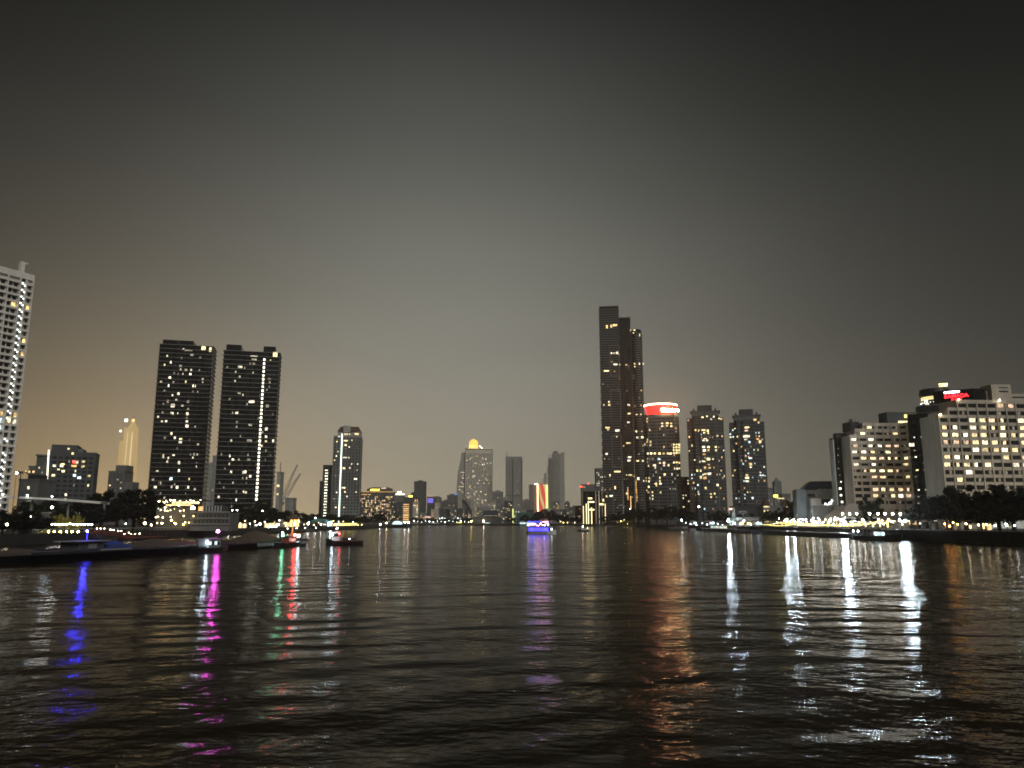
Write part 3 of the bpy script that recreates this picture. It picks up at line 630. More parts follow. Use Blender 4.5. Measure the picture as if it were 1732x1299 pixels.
L2 = [(1525, 240, 24, 18), (1555, 262, 14, 18), (1460, 303, 40, 14), (1455, 328, 30, 16, 'win_pink'), (1455, 375, 60, 22), (1450, 400, 26, 16), (1480, 422, 16, 18, 'win_cool'), (1382, 378, 12, 16), (1325, 358, 12, 14, 'win_cool'), (1327, 382, 14, 12), (1548, 398, 26, 14, 'win_orange'), (1567, 418, 22, 22, 'win_warm'), (1415, 460, 10, 12), (1352, 495, 12, 16), (1550, 485, 10, 18), (1450, 535, 12, 18, 'win_pink'),
      (1487, 553, 30, 16, 'win_cool'), (1450, 575, 10, 8), (1490, 602, 26, 24), (1490, 626, 16, 12), (1362, 652, 14, 14), (1345, 695, 10, 14), (1600, 625, 10, 14), (1570, 670, 12, 14), (1580, 692, 36, 14, 'win_cool'), (1605, 697, 12, 10), (1460, 690, 24, 14), (1460, 712, 34, 18), (1462, 740, 30, 16), (1415, 572, 10, 8), (1465, 830, 12, 14), (1487, 830, 10, 14, 'win_dim'), (1505, 878, 16, 18, 'win_cool'), (1362, 312, 12, 8)]
twin('dark stepped tower with reddish side wall and many yellow windows', 1164, 1227, 703, 800, L1, True)
twin('dark stepped tower without red wall, lit by fewer whiter windows', 1237, 1297, 710, 790, L2, False)

# --- things between and behind
plain('tower_block', 'small speckled tower just left of the tallest skyscraper', 'tower', 1008, 1024, 793, 1250, 16, 'mid_concrete', n=26, mats=['far_dim', 'win_white'], cw=2.6, fl=3.4, ww=1.6, seed=21, grid='grey_glass')
plain('office_block', 'grey office block with red lamps on its roof edge', 'building', 984, 1008, 820, 1330, 18, 'mid_concrete', n=6, mats=['far_dim'], seed=22).wins([(983, 823, 4, 3, 'aviation_red'), (988, 824, 3, 3, 'win_orange'), (995, 818, 2.5, 2.5, 'aviation_red')], y=-.4)
def gold_box():
    B = Bld('exhibition_hall', 'glass hall with gold lit columns at foot of the tallest skyscraper', 'hall', 986, 1024, 831, 1000, 20); w, h = B.w, B.h
    B.box('wall', 'black_glass', -w / 2, w / 2, 0, 20, 0, h); B.box('roof_slab', 'slab_grey', -w / 2 - .8, w / 2 + .8, -1, 21, h, h + .7)
    for k, (f, t) in enumerate(((.0, .55), (.13, .62), (.22, .70), (.36, .5), (.56, 1), (.7, 1), (.84, 1), (.97, .62))):
        x = -w / 2 + w * f; B.box('lit_column', 'column_gold' if t < .9 else 'win_dim', x, x + .8, -.5, -.05, 0, h * t if t < .9 else h)
    for (u, v, ww, hh) in ((998, 843, 8, 3), (1001, 849, 9, 2.5), (1017, 853, 9, 3), (1020, 846, 4, 5), (1000, 862, 12, 2)): B.wins([(u, v, ww, hh, 'column_gold')], y=-.3)
gold_box()
plain('office_block', 'dark narrow block filling the gap beside the red crowned hotel', 'building', 1152, 1168, 808, 900, 14, 'black_glass', n=8, mats=['win_yellow', 'far_dim'], cw=2.5, seed=25)
for i, (u0, u1, vt, Y, lab) in enumerate(((1298, 1308, 826, 1500, 'small faint tower with a white roof lamp in the haze'), (1311, 1323, 815, 1700, 'hazy stepped tower with pointed top above festive lights'), (1323, 1338, 836, 1500, 'low hazy block beside the pointed hazy tower'))):
    B = plain('tower_block', lab, 'tower', u0, u1, vt, Y, 14, 'mid_concrete', n=4, mats=['far_dim'], seed=30 + i)
    if i == 1: B.mesh('roof', MB().prism([(-5, 2), (5, 2), (5, 12), (-5, 12)], B.h + 1.1, B.h + 9, [(-1.5, 5), (1.5, 5), (1.5, 9), (-1.5, 9)]), 'mid_concrete')
B = plain('low_house', 'long low white house with row of framed lit windows', 'house', 1236, 1292, 858, 640, 12, 'dark_concrete', R(-12))
for k in range(9):
    x = -B.w / 2 + 5 + k * 2.5; B.box('window_frame', 'white_wall', x - 1.15, x + 1.15, -.25, -.02, 2.2, 6.0); B.win(x, 4.1, 1.7, 2.6, 'win_orange' if 4 <= k <= 6 else 'grey_glass', -.3)
B.wins([(1237, 861, 9, 4, 'win_pink')], y=-.3)
def festive_house():
    B = Bld('riverside_house', 'house wrapped in warm fairy lights with two bright gable fronts', 'house', 1291, 1336, 847, 560, 14); w, h = B.w, B.h
    B.box('wall', 'mid_concrete', -w / 2, w / 2, 1, 14, 0, h * .8)
    for s in (-.5, .28):
        B.mesh('gable', MB().prism([(w * s, 0), (w * (s + .24), 0), (w * (s + .24), .9), (w * s, .9)], 0, h * .8), 'concrete'); B.mesh('roof', MB().prism([(w * s - .5, -.5), (w * (s + .24) + .5, -.5), (w * (s + .24) + .5, 6), (w * s - .5, 6)], h * .8, h * 1.05, [(w * (s + .1), -.5), (w * (s + .14), -.5), (w * (s + .14), 6), (w * (s + .1), 6)]), 'brown_roof')
        for z in (.15, .36, .56, .74): B.box('light_chain', 'win_yellow', w * s + .2, w * (s + .24) - .2, -.2, -.05, h * z, h * z + .9)
    B.wins([(1312, 839, 8, 5, 'sign_yellow'), (1320, 843, 14, 2, 'win_yellow')], y=2)
    B.mesh('flagpole', MB().tube([(0, 2, h * .8), (0, 2, h * 1.6)], .2), 'white_paint')
festive_house()
def teal_sign():
    p = atY(1348, 858, 430); t = thing('neon_sign', 'vertical pale teal neon sign on a dark post', 'sign', (p.x, 430, GR)); z = p.z - GR
    MB().box(-1.1, 1.1, .1, .35, 0, z + 4).build('board', 'dark_metal', t)
    for k, (pts) in enumerate((((-.9, 3.2), (-.5, 1.0), (.3, -.2), (.8, 1.2), (.9, 3.0), (.2, 2.6)), ((-.7, -.6), (.8, -.6), (1.0, -2.0), (.4, -3.2), (-.7, -3.2), (-.7, -.6)))):
        MB().tube([(x, 0, z + zz) for x, zz in pts], .26, 5).build('neon_stroke', 'sign_teal', t)
teal_sign()
def blue_hall():
    B = Bld('convention_hall', 'hall with dark blue barrel roof and three white satellite dishes', 'hall', 1348, 1416, 828, 400, 18, R(-14)); w, h = B.w, B.h
    x = lambda u, v, y=0: B.hit(u, v, y)
    xa = x(1364, 840)[0]
    B.box('wall', 'mid_concrete', -w / 2, xa, 2, 20, 0, h * 1.02); B.box('wall', 'pale_concrete', xa, w / 2 + 3, 4, 26, 0, h)
    B.box('recess', 'dark_metal', xa + 1, xa + 9, 3.6, 4.2, x(1380, 840, 4)[1], x(1380, 835, 4)[1])
    z0, z1 = x(1390, 827)[1], x(1390, 813)[1]
    B.mesh('roof', MB().prism([(xa - 1.5, 2), (w / 2 + 3, 2), (w / 2 + 3, 27), (xa - 1.5, 27)], z0, z1, [(xa + 3, 6), (w / 2 + 3, 6), (w / 2 + 3, 22), (xa + 3, 22)]), 'navy_roof')
    B.box('annex', 'white_wall', x(1372, 860)[0], w / 2 + 2, -4, 3.9, 0, x(1395, 843, -4)[1]); B.box('annex_window', 'dark_glass', x(1389, 848, -4)[0], x(1405, 848, -4)[0], -4.1, -3.98, x(1395, 853, -4)[1], x(1395, 844, -4)[1])
    B.box('lower_wing', 'concrete', xa + 1, w / 2 + 2, -10, -4.1, 0, x(1385, 855, -10)[1])
    dish = MB().lathe([(.1, 0), (1.2, .12), (2.1, .45), (2.75, 1.0), (2.7, 1.1), (2.0, .6), (1.1, .28), (.1, .16)], n=18).mesh('satellite_dish', 'dish_white', True)
    for u in (1388.5, 1397.5, 1406.5):
        X, Z = x(u, 836, -1); o = ob('satellite_dish', dish, B.root, (X, 1.2, Z)); o.rotation_euler = (R(80), R(-14), 0)
    for (u, v, s) in ((1407.5, 847, 3.5), (1404, 851, 4), (1396, 852, 2.6), (1400, 853.5, 2)): B.wins([(u, v, s, s, 'stair_light')], y=-4.3)
blue_hall()

# --- curved hotel and big hotel
def room(B, x, z, w, h, y, lit, r, full=False, M=None):
    """a window of a hotel room: dark glass set in the wall, with the lit part of the room behind it"""
    g = ob('window', boxm('dark_glass', w, .2, h), B, M @ Vector((x, y, z)) if M else (x, y, z))
    if M: g.rotation_euler = M.to_euler()
    if lit:
        f = 1.0 if full else r.choice((.55, .66, .7, .75, .75, .35)); m = r.choice(('room_warm', 'room_warm', 'room_yellow', 'room_white', 'room_pink', 'room_yellow'))
        ob('lit_pane', boxm(m, round(w * f, 1), .1, round(h * .86, 1)), g, ((w - w * f) / 2 * r.choice((-.6, 0, 0, .5)), -.1, .05))
    elif r.random() < .45: ob('lit_pane', boxm('room_dim', round(w * .3, 1), .1, round(h * .8, 1)), g, (w * r.choice((-.2, .1, .25)), -.1, 0))
def big_hotel():
    B = Bld('hotel', 'large white riverside hotel with rooftop sign and grid of lit rooms', 'hotel', 1590, 1760, 676, 315, 12, R(4), w=54)
    p = B.hit(1593, 760)[0]; X0 = p; r = random.Random(11)
    cw, fl, n = 4.2, 3.05, 13; nc = 13
    ztop = B.hit(1640, 676)[1]; z1 = B.hit(1640, 686)[1]                 # centre of the uppermost row
    Wd = nc * cw; zb = z1 - fl * (n - 1) - 2
    B.box('wall', 'hotel_wall', X0 + 2 * cw, X0 + Wd, .35, 12, 0, ztop); B.box('wall', 'hotel_wall', X0 + cw, X0 + 2 * cw - .01, .35, 12, 0, z1 - fl + 1.4); B.box('wall', 'hotel_wall', X0, X0 + cw - .01, .35, 12, 0, z1 - 2 * fl + 1.4)
    B.box('side_wall', 'hotel_wall', X0 - .4, X0 - .02, -.4, 12.5, 0, z1 - 2 * fl + 2.2)
    stepc = lambda c: 2 if c == 0 else 1 if c == 1 else 0
    lit = {0: [6, 7], 2: [3, 4, 5, 6, 8, 9], 3: [0, 1, 3, 4, 5, 6, 8, 9, 10], 4: [0, 1, 2, 3, 4, 6, 7, 8, 9], 5: [0, 1, 2, 3, 4, 5, 6, 8, 9], 6: [3, 4, 5, 6, 7, 9], 7: [0, 1, 2, 6, 8, 10], 8: [0, 1, 2, 3, 4, 7, 8, 9], 9: [2, 8], 10: [1]}
    for j in range(n):
        z = z1 - j * fl; c0 = 2 if j == 0 else 1 if j == 1 else 0
        B.box('spandrel', 'hotel_wall', X0 + c0 * cw, X0 + Wd, -.12, .36, z + .85, z + fl - .85 if j else z + 1.5)
        for c in range(c0, nc): room(B.root, X0 + (c + .5) * cw, z, cw - .85, 1.75, .28, c in lit.get(j, []), r, M=None)
    for c in range(nc + 1):
        jt = max(0, stepc(min(c, nc - 1)) if c < 2 else 0); B.box('pier', 'hotel_wall', X0 + c * cw - .28, X0 + c * cw + .28, -.38, .36, 0, z1 - jt * fl + 1.45)
    x = lambda u, v, y=0: B.hit(u, v, y)
    a, z = x(1676, 650, 2); b, zz = x(1709, 650, 2); B.box('stair_tower', 'hotel_wall', a, b, 2, 9, ztop, z); B.box('stair_vent', 'dark_metal', a + 3.2, b - 1.4, 1.9, 2.01, z - 3.3, z - 2.7); B.box('stair_vent', 'dark_metal', a + 3.2, b - 1.2, 1.9, 2.01, z - 1.6, z - 1.2)
    B.box('roof_wing', 'hotel_wall', b + .1, X0 + Wd, 3, 10, ztop, x(1720, 666, 3)[1]); B.box('roof_slot', 'dark_metal', b + 1, X0 + Wd, 2.8, 3.02, x(1720, 673, 3)[1], x(1720, 671, 3)[1])
    B.box('penthouse', 'hotel_wall', x(1652, 660, 4)[0], a - .1, 4, 11, ztop, x(1665, 662, 4)[1])
    # sign block: its lit face looks along the river towards the left
    sx, sz0 = x(1647, 678, 1); sz1 = x(1650, 657, 1)[1]
    sgn = B.mesh('sign_block', MB().prism([(sx - .1, 1), (sx + 6, 1.4), (sx + 6, 10), (sx - 11.5, 10)], ztop, sz1), 'black_glass')
    ang = math.atan2(-9.0, 11.4)
    def onface(f, z, out=.25): return Vector((sx - 11.5 * f, 1 + 9 * f, z)) + Vector((-math.sin(-ang), -math.cos(ang), 0)) * out
    for txt, size, f, dz, m in (('RAMADA', 2.15, .42, .50, 'letter_red'), ('PLAZA', 1.3, .42, .22, 'letter_red')):
        o = ob('lettering', text_mesh(txt, size, m, .12), B.root, onface(f, ztop + (sz1 - ztop) * dz - .2)); o.rotation_euler = (R(90), 0, ang)
    o = ob('light_bar', MB().tube([(-2.9, 0, 0), (-2.7, 0, 0), (2.7, 0, 0), (2.9, 0, 0)], [.15, .4, .4, .15], 8).mesh('light_bar', 'bar_violet', True), B.root, onface(.52, ztop + (sz1 - ztop) * .82)); o.rotation_euler = (0, 0, ang)
    # roof-edge lamps
    for (u, v, L) in ((1590.5, 701, 1.3), (1621.5, 676, 1.3), (1690.5, 677, .8)):
        X, Z = x(u, v, -.8); lp = ob('roof_lamp', ballm('lamp_warm', .3), B.root, (X, -.9, Z)); B.box('lamp_bracket', 'white_paint', X - .1, X + .1, -.6, 0, Z + .2, Z + .4)
    # assumed floodlights, unseen behind the trees, added to wash the wall with light
    for f in (.12, .45, .8):
        sp = bpy.data.lights.new('assumed_flood_beam', 'SPOT'); sp.energy = 3200; sp.spot_size = R(110); sp.spot_blend = .9; sp.shadow_soft_size = .6; sp.color = (1, .86, .66)
        so_ = bpy.data.objects.new('assumed_flood_beam', sp); COL.objects.link(so_); so_.parent = B.root; so_.location = (X0 + Wd * f, -26, 9); so_.rotation_euler = (R(90 + 30), 0, 0)
        hs = MB().box(-.6, .6, -.5, .3, -.5, .4).tube([(0, 0, -.4), (0, 0, -9)], .12).build('floodlight_post', 'dark_metal', B.root, (X0 + Wd * f, -26.6, 9))  # housing and post assumed too, built to carry the added spot
    return B
HB = big_hotel()
def link_block():
    B = Bld('glass_link', 'dark glass block speckled with small lamps between the two pale hotels', 'building', 1541, 1577, 700, 352, 14, R(-27)); w, h = B.w, B.h
    B.box('glass_wall', 'black_glass', -w / 2, w / 2, 0, 20, 0, h)
    for k in range(int(h / 3)): B.box('floor_line', 'dark_metal', -w / 2, w / 2, -.25, 0, k * 3 + 2.7, k * 3 + 2.95)
    r = random.Random(31)
    for k in range(int(h / 3) - 2):
        for xx in (-.3, .12, .36):
            if r.random() < .72: B.win(w * xx + r.uniform(-.5, .5), k * 3 + 2.2, r.choice((.4, .7, 1.0)), .45, r.choice(('stair_warm', 'win_yellow', 'win_dim')), -.1, 'landing_lamp')
    B.win(-w * .4, h - 14, 2.0, 1.4, 'win_white', -.2)
    # rotunda restaurant
    c = B.hit(1587, 690, 8)
    lo = MB().lathe([(7.2, 0), (7.6, 1.2), (7.6, 2.6), (6.9, 3.0)], (7, 9, h + 1.5), 20); B.mesh('rotunda_base', lo, 'dark_metal')
    B.mesh('rotunda_wall', MB().lathe([(5.6, 3.0), (5.6, 7.6)], (8, 9, h + 1.5), 20), 'black_glass'); B.mesh('light_ring', MB().lathe([(5.7, 5.4), (5.75, 5.6), (5.75, 6.9), (5.7, 7.0)], (8, 9, h + 1.5), 20), 'veil_warm'); B.mesh('rotunda_roof', MB().lathe([(6.6, 7.7), (6.7, 8.0), (6.2, 10.6), (2, 11.0)], (8, 9, h + 1.5), 20), 'dark_metal')
    B.box('roof_light', 'win_yellow', 10, 13.5, 3, 4, h + 12.6, h + 14)
    for k in range(14):
        a = math.pi + math.pi * k / 13; ob('ring_lamp', ballm('stair_light', .22), B.root, (8 + 6 * math.cos(a), 9 + 6 * math.sin(a), h + 5.7)); 
    for (u, v, ww, hh, m) in ((1566, 678, 7, 3, 'win_white'), (1568, 683, 7, 4, 'win_white'), ): B.wins([(u, v, ww, hh, m)], y=.8)
link_block()
def curved_hotel():
    B = Bld('hotel', 'beige riverside hotel with inward bent front and lit rooms', 'hotel', 1438, 1523, 714, 378, 12, R(4), w=26); r = random.Random(15)
    x = lambda u, v, y=0: B.hit(u, v, y)
    X0 = x(1441, 780)[0]; cw = 4.25; fl = 3.05; nl = 6; Xc = X0 + nl * cw
    z1 = x(1480, 723)[1]; n = 9; ztop = z1 + 2.3
    lit = {0: [2], 1: [0, 1, 5], 2: [0, 2], 3: [0, 2, 3, 4, 5], 4: [0, 1, 2, 4], 5: [1, 2, 3, 4, 5], 6: [0, 2], 7: [1, 2, 3, 4, 5], 8: [2, 3], 10: [2, 3, 4, 5], 11: [2, 4, 5]}
    litr = {1: [1], 2: [1, 2], 3: [1], 4: [1, 2], 5: [0, 1, 2], 6: [0, 1], 7: [2], 8: [0, 2], 10: [0, 1, 2], 11: [0, 1]}
    B.box('wall', 'beige_wall', X0 + 1.6 * cw, Xc, .35, 12, 0, ztop); B.box('wall', 'beige_wall', X0 + .6 * cw, X0 + 1.6 * cw - .01, .35, 12, 0, ztop - fl - .6); B.box('wall', 'beige_wall', X0 - .01, X0 + .6 * cw - .01, .35, 12, 0, ztop - 2 * fl - .6)
    ang = R(-58); MR = Matrix.Translation((Xc, .35, 0)) @ Matrix.Rotation(ang, 4, 'Z'); cr_ = 4.1; nr = 3
    wl = MB().box(0, nr * cr_, .0, 9, 0, ztop); o = wl.build('wall', 'beige_wall', B.root, MR.to_translation()); o.rotation_euler = (0, 0, ang)
    rows = [(j, z1 - j * fl, 1.25) for j in range(n)] + [(9, z1 - n * fl - .1, 1.9), (10, z1 - n * fl - 3.0, 1.7), (11, z1 - n * fl - 6.0, 1.7), (12, z1 - n * fl - 9.2, 1.6)]
    for (j, z, hh) in rows:
        c0 = 2 if j == 0 else 1 if j == 1 else 0
        for c in range(c0, nl): room(B.root, X0 + (c + .5) * cw, z, cw - .8, hh, .28, c in lit.get(j, []), r)
        for c in range(nr): room(B.root, (c + .5) * cr_, z, cr_ - .8, hh, -.06, c in litr.get(j, []), r, M=MR)
        B.box('spandrel', 'beige_wall', X0 + max(0, (c0 - .4)) * cw, Xc, -.1, .36, z + hh / 2 + .05, z + fl - hh / 2 - .05 if j else z + 2.2)
        sp = ob('spandrel', boxm('beige_wall', nr * cr_, .4, (fl - hh - .1) if j else 1.6), B.root, MR @ Vector((nr * cr_ / 2, -.25, z + (fl / 2 if j else 1.45)))); sp.rotation_euler = (0, 0, ang)
    for c in range(nl + 1): B.box('pier', 'beige_wall', X0 + c * cw - .26, X0 + c * cw + .26, -.36, .36, 0, ztop - (0 if c > 1 else (fl + .7) * (2 - c)))
    for c in range(1, nr + 1):
        q = ob('pier', boxm('beige_wall', .5, .75, round(ztop, 1)), B.root, MR @ Vector((c * cr_, -.36, ztop / 2))); q.rotation_euler = (0, 0, ang)
    B.box('side_wall', 'beige_wall', X0 - .5, X0 - .02, -.5, 14, 0, ztop - 2 * fl - .2)
    # dark glass wing with pale edge
    xa, xb = x(1412, 780, 8)[0], X0 - .6
    B.box('glass_wing', 'black_glass', xa, xb, 8, 12, 0, ztop - 2.2 * fl); B.box('wing_edge', 'white_paint', xa - .5, xa - .02, 7.5, 11.8, 4, ztop - 2.5 * fl)
    for k in range(11): B.win((xa + xb) / 2 + r.uniform(-.8, .5), 6 + k * 3.3, 1.0 if k < 5 else .5, .9 if k < 5 else .5, 'stair_warm' if k < 6 else 'win_dim', 7.9, 'landing_lamp')
    B.box('roof_plant', 'dark_metal', xa + 2, X0 + cw * .6, 8, 12, ztop - 2.2 * fl, ztop - 1.4 * fl); B.box('roof_plant', 'dark_metal', X0 + cw * .5, X0 + cw * 1.6, 3, 11, ztop - fl - .5, ztop + .9)
    B.box('water_tank', 'grey_paint', X0 + cw, X0 + cw * 1.5, 5, 8, ztop + .9, ztop + 2.6)
    a = x(1500, 700, 6)[0]; b = x(1557, 700, 6)[0]; z0 = ztop
    B.box('penthouse', 'dark_concrete', a, b, 6, 14, z0 - 1, z0 + 6.4); B.box('penthouse_light', 'rope_yellow', a + 9, b, 5.6, 5.9, z0 + 3.6, z0 + 5.0); B.box('penthouse_light', 'win_yellow', a + 5.5, b - 1, 5.5, 5.8, z0 + .4, z0 + 1.8)
    # tent roof at the foot
    f = x(1437, 858, -12)[0]
    B.mesh('porch_roof', MB().prism([(f - 8, -20), (f + 10, -20), (f + 10, -2), (f - 8, -2)], 5.2, 11.5, [(f - 1.5, -12), (f + 2, -12), (f + 2, -9), (f - 1.5, -9)]), 'beige_wall'); B.box('porch_wall', 'white_wall', f - 7.5, f + 9.5, -19.5, -2.5, 0, 5.1)
    for k in range(4): B.box('porch_window', 'dark_glass', f - 6 + k * 4, f - 3.4 + k * 4, -19.62, -19.4, 1.6, 4.4)
    B.box('podium', 'mid_concrete', f + 11, Xc + 8, -12, .3, 0, 4.2)
    for k in range(8): B.win(f + 14 + k * 3.4, 2.6, 2.0, 1.8, ('win_warm', 'win_orange', 'win_yellow', 'grey_glass')[k % 4], -12.02, 'shop_window')
    for f2 in (.15, .75):  # more assumed floodlights, not in view, added to brighten this front
        sp = bpy.data.lights.new('assumed_flood_beam', 'SPOT'); sp.energy = 5200; sp.spot_size = R(110); sp.spot_blend = .9; sp.shadow_soft_size = .6; sp.color = (1, .84, .62)
        so_ = bpy.data.objects.new('assumed_flood_beam', sp); COL.objects.link(so_); so_.parent = B.root; so_.location = (X0 + (Xc - X0) * f2, -28, 8); so_.rotation_euler = (R(90 + 28), 0, 0)
        MB().box(-.5, .5, -.5, .3, -.4, .4).tube([(0, 0, -.4), (0, 0, -8)], .12).build('floodlight_post', 'dark_metal', B.root, (X0 + (Xc - X0) * f2, -28.6, 8))  # post and housing of the added spot, likewise assumed
curved_hotel()

# ================================================================== far city across the bend
def orange_hotel():
    B = Bld('hotel', 'wide riverside hotel glowing with many orange windows and a yellow roof sign', 'hotel', 608, 668, 832, 1480, 24, R(6), zg=2.2); w, h = B.w, B.h
    B.box('wall', 'dark_concrete', -w / 2, w / 2, 0, 24, 0, h); B.box('upper_storey', 'dark_concrete', -w * .3, w * .42, 2, 22, h, h + 6); B.mesh('roof', MB().prism([(-w * .3, 2), (w * .42, 2), (w * .42, 22), (-w * .3, 22)], h + 6, h + 9, [(-w * .15, 8), (w * .3, 8), (w * .3, 16), (-w * .15, 16)]), 'brown_roof')
    B.box('cornice_light', 'win_orange', -w * .45, w * .46, -.8, -.2, h - .5, h + .8); B.box('cornice_light', 'win_orange', -w * .5, -w * .18, -.8, -.2, h - 5.5, h - 4.6)
    for k in range(9): B.box('sign_letter', 'sign_yellow', -w * .2 + k * 1.9, -w * .2 + k * 1.9 + 1.4, .8, 1.4, h + 2.2, h + 5 + (k % 3) * .5)
    B.box('sign_emblem', 'win_pink', w * .10, w * .24, .8, 1.3, h + 6.2, h + 8)
    B.scatter(120, -w / 2 + 1, w / 2 - 1, 3, h - 6, 3.5, 3.4, ['win_orange', 'win_warm', 'win_orange', 'far_dim', 'win_pink', 'win_yellow'], 2.0, 2.4, -.2, 41)
orange_hotel()
B = plain('tower_block', 'grey slab with bright cream floodlit crown on its roof', 'tower', 667, 683, 838, 1560, 18, 'mid_concrete', n=5, mats=['far_dim'], seed=42)
B.box('crown_light', 'crown_cream', -B.w * .42, B.w * .5, 0, 8, B.h + 1.2, B.h + 3.6); B.box('crown_light', 'crown_cream', -B.w * .2, B.w * .16, 2, 8, B.h + 3.7, B.h + 8)
B = plain('hotel_block', 'block with golden lit floors and yellow roof sign', 'hotel', 682, 707, 842, 1420, 20, 'dark_concrete', seed=43)
for k in range(9): B.box('lit_floor', 'win_orange' if k % 3 else 'win_warm', -B.w * .48, -B.w * .1, -.4, -.1, 3 + k * 3.8, 4.8 + k * 3.8)
B.box('roof_sign', 'sign_yellow', -B.w * .15, B.w * .12, .5, 1.2, B.h + 1.4, B.h + 4)
for f in (.28, .42): B.box('light_strip', 'win_orange', B.w * f, B.w * f + 1.6, -.5, -.1, 2, B.h - 3)
B = plain('tower_block', 'dark stepped tower rising behind the golden lit block', 'tower', 700, 719, 815, 1650, 24, 'dark_concrete', n=0)
B.box('step_wing', 'dark_concrete', -B.w / 2 - 6, -B.w / 2 - .05, 2, 22, 0, B.h - 22); B.box('step_wing', 'dark_concrete', -B.w / 2 - 10, -B.w / 2 - 6.05, 2, 22, 0, B.h - 36); B.mesh('roof', MB().prism([(-B.w * .3, 2), (B.w * .4, 2), (B.w * .4, 22), (-B.w * .3, 22)], B.h + 1.1, B.h + 4, [(-3, 10), (3, 10), (3, 14), (-3, 14)]), 'dark_concrete')
B = plain('office_block', 'dark block with violet glow under an amber roof edge', 'building', 722, 734, 840, 1500, 16, 'dark_concrete'); B.box('violet_panel', 'violet_glow', -B.w * .4, B.w * .4, -.4, -.1, B.h - 12, B.h - 3); B.box('roof_light', 'win_orange', -B.w * .5, B.w * .5, -.4, -.1, B.h + .2, B.h + 1.2)
B.win(-4, 12, 10, 3, 'win_pink', -.3)
FAR = [(733, 746, 842, 1700, 'mid_concrete', 5, 'plain grey mid rise beside the violet lit block'), (747, 762, 848, 1600, 'mid_concrete', 3, 'low grey block with rounded shoulder below amber roof lamps'),
       (756, 773, 838, 1800, 'mid_concrete', 10, 'grey block with cluster of amber lamps on its roof'), (833, 851, 832, 2000, 'concrete', 12, 'pale block with dotted windows beside the domed skyscraper'),
       (851, 860, 842, 1900, 'pale_concrete', 2, 'slim pale tower stub in front of the twin shafted tower'), (884, 897, 846, 2100, 'concrete', 4, 'low hazy block with small rooftop lamps'),
       (956, 964, 850, 1800, 'mid_concrete', 2, 'tiny hazy block right of the stepped curved tower'), (964, 985, 858, 1600, 'mid_concrete', 8, 'low hazy roofs with pinkish wall behind far trees'), (846, 858, 852, 1500, 'concrete', 5, 'small pale riverside building below the slim tower stub'),
       (806, 834, 858, 1500, 'pale_concrete', 6, 'long pale podium at the foot of the domed skyscraper')]
for i, (u0, u1, vt, Y, wall, n, lab) in enumerate(FAR):
    plain('city_block', lab, 'building', u0, u1, vt, Y, 16, wall, n=n, mats=['far_dim', 'win_white', 'win_warm'], cw=3.4, seed=50 + i, grid='grey_glass', roof=wall)
B = plain('sign_tower', 'slim grey tower carrying a blue lit roof sign', 'tower', 768, 774, 838, 1850, 8, 'mid_concrete'); B.box('roof_sign', 'sign_blue', -4.5, 3.5, -.4, .4, B.h - 3.5, B.h + 4)

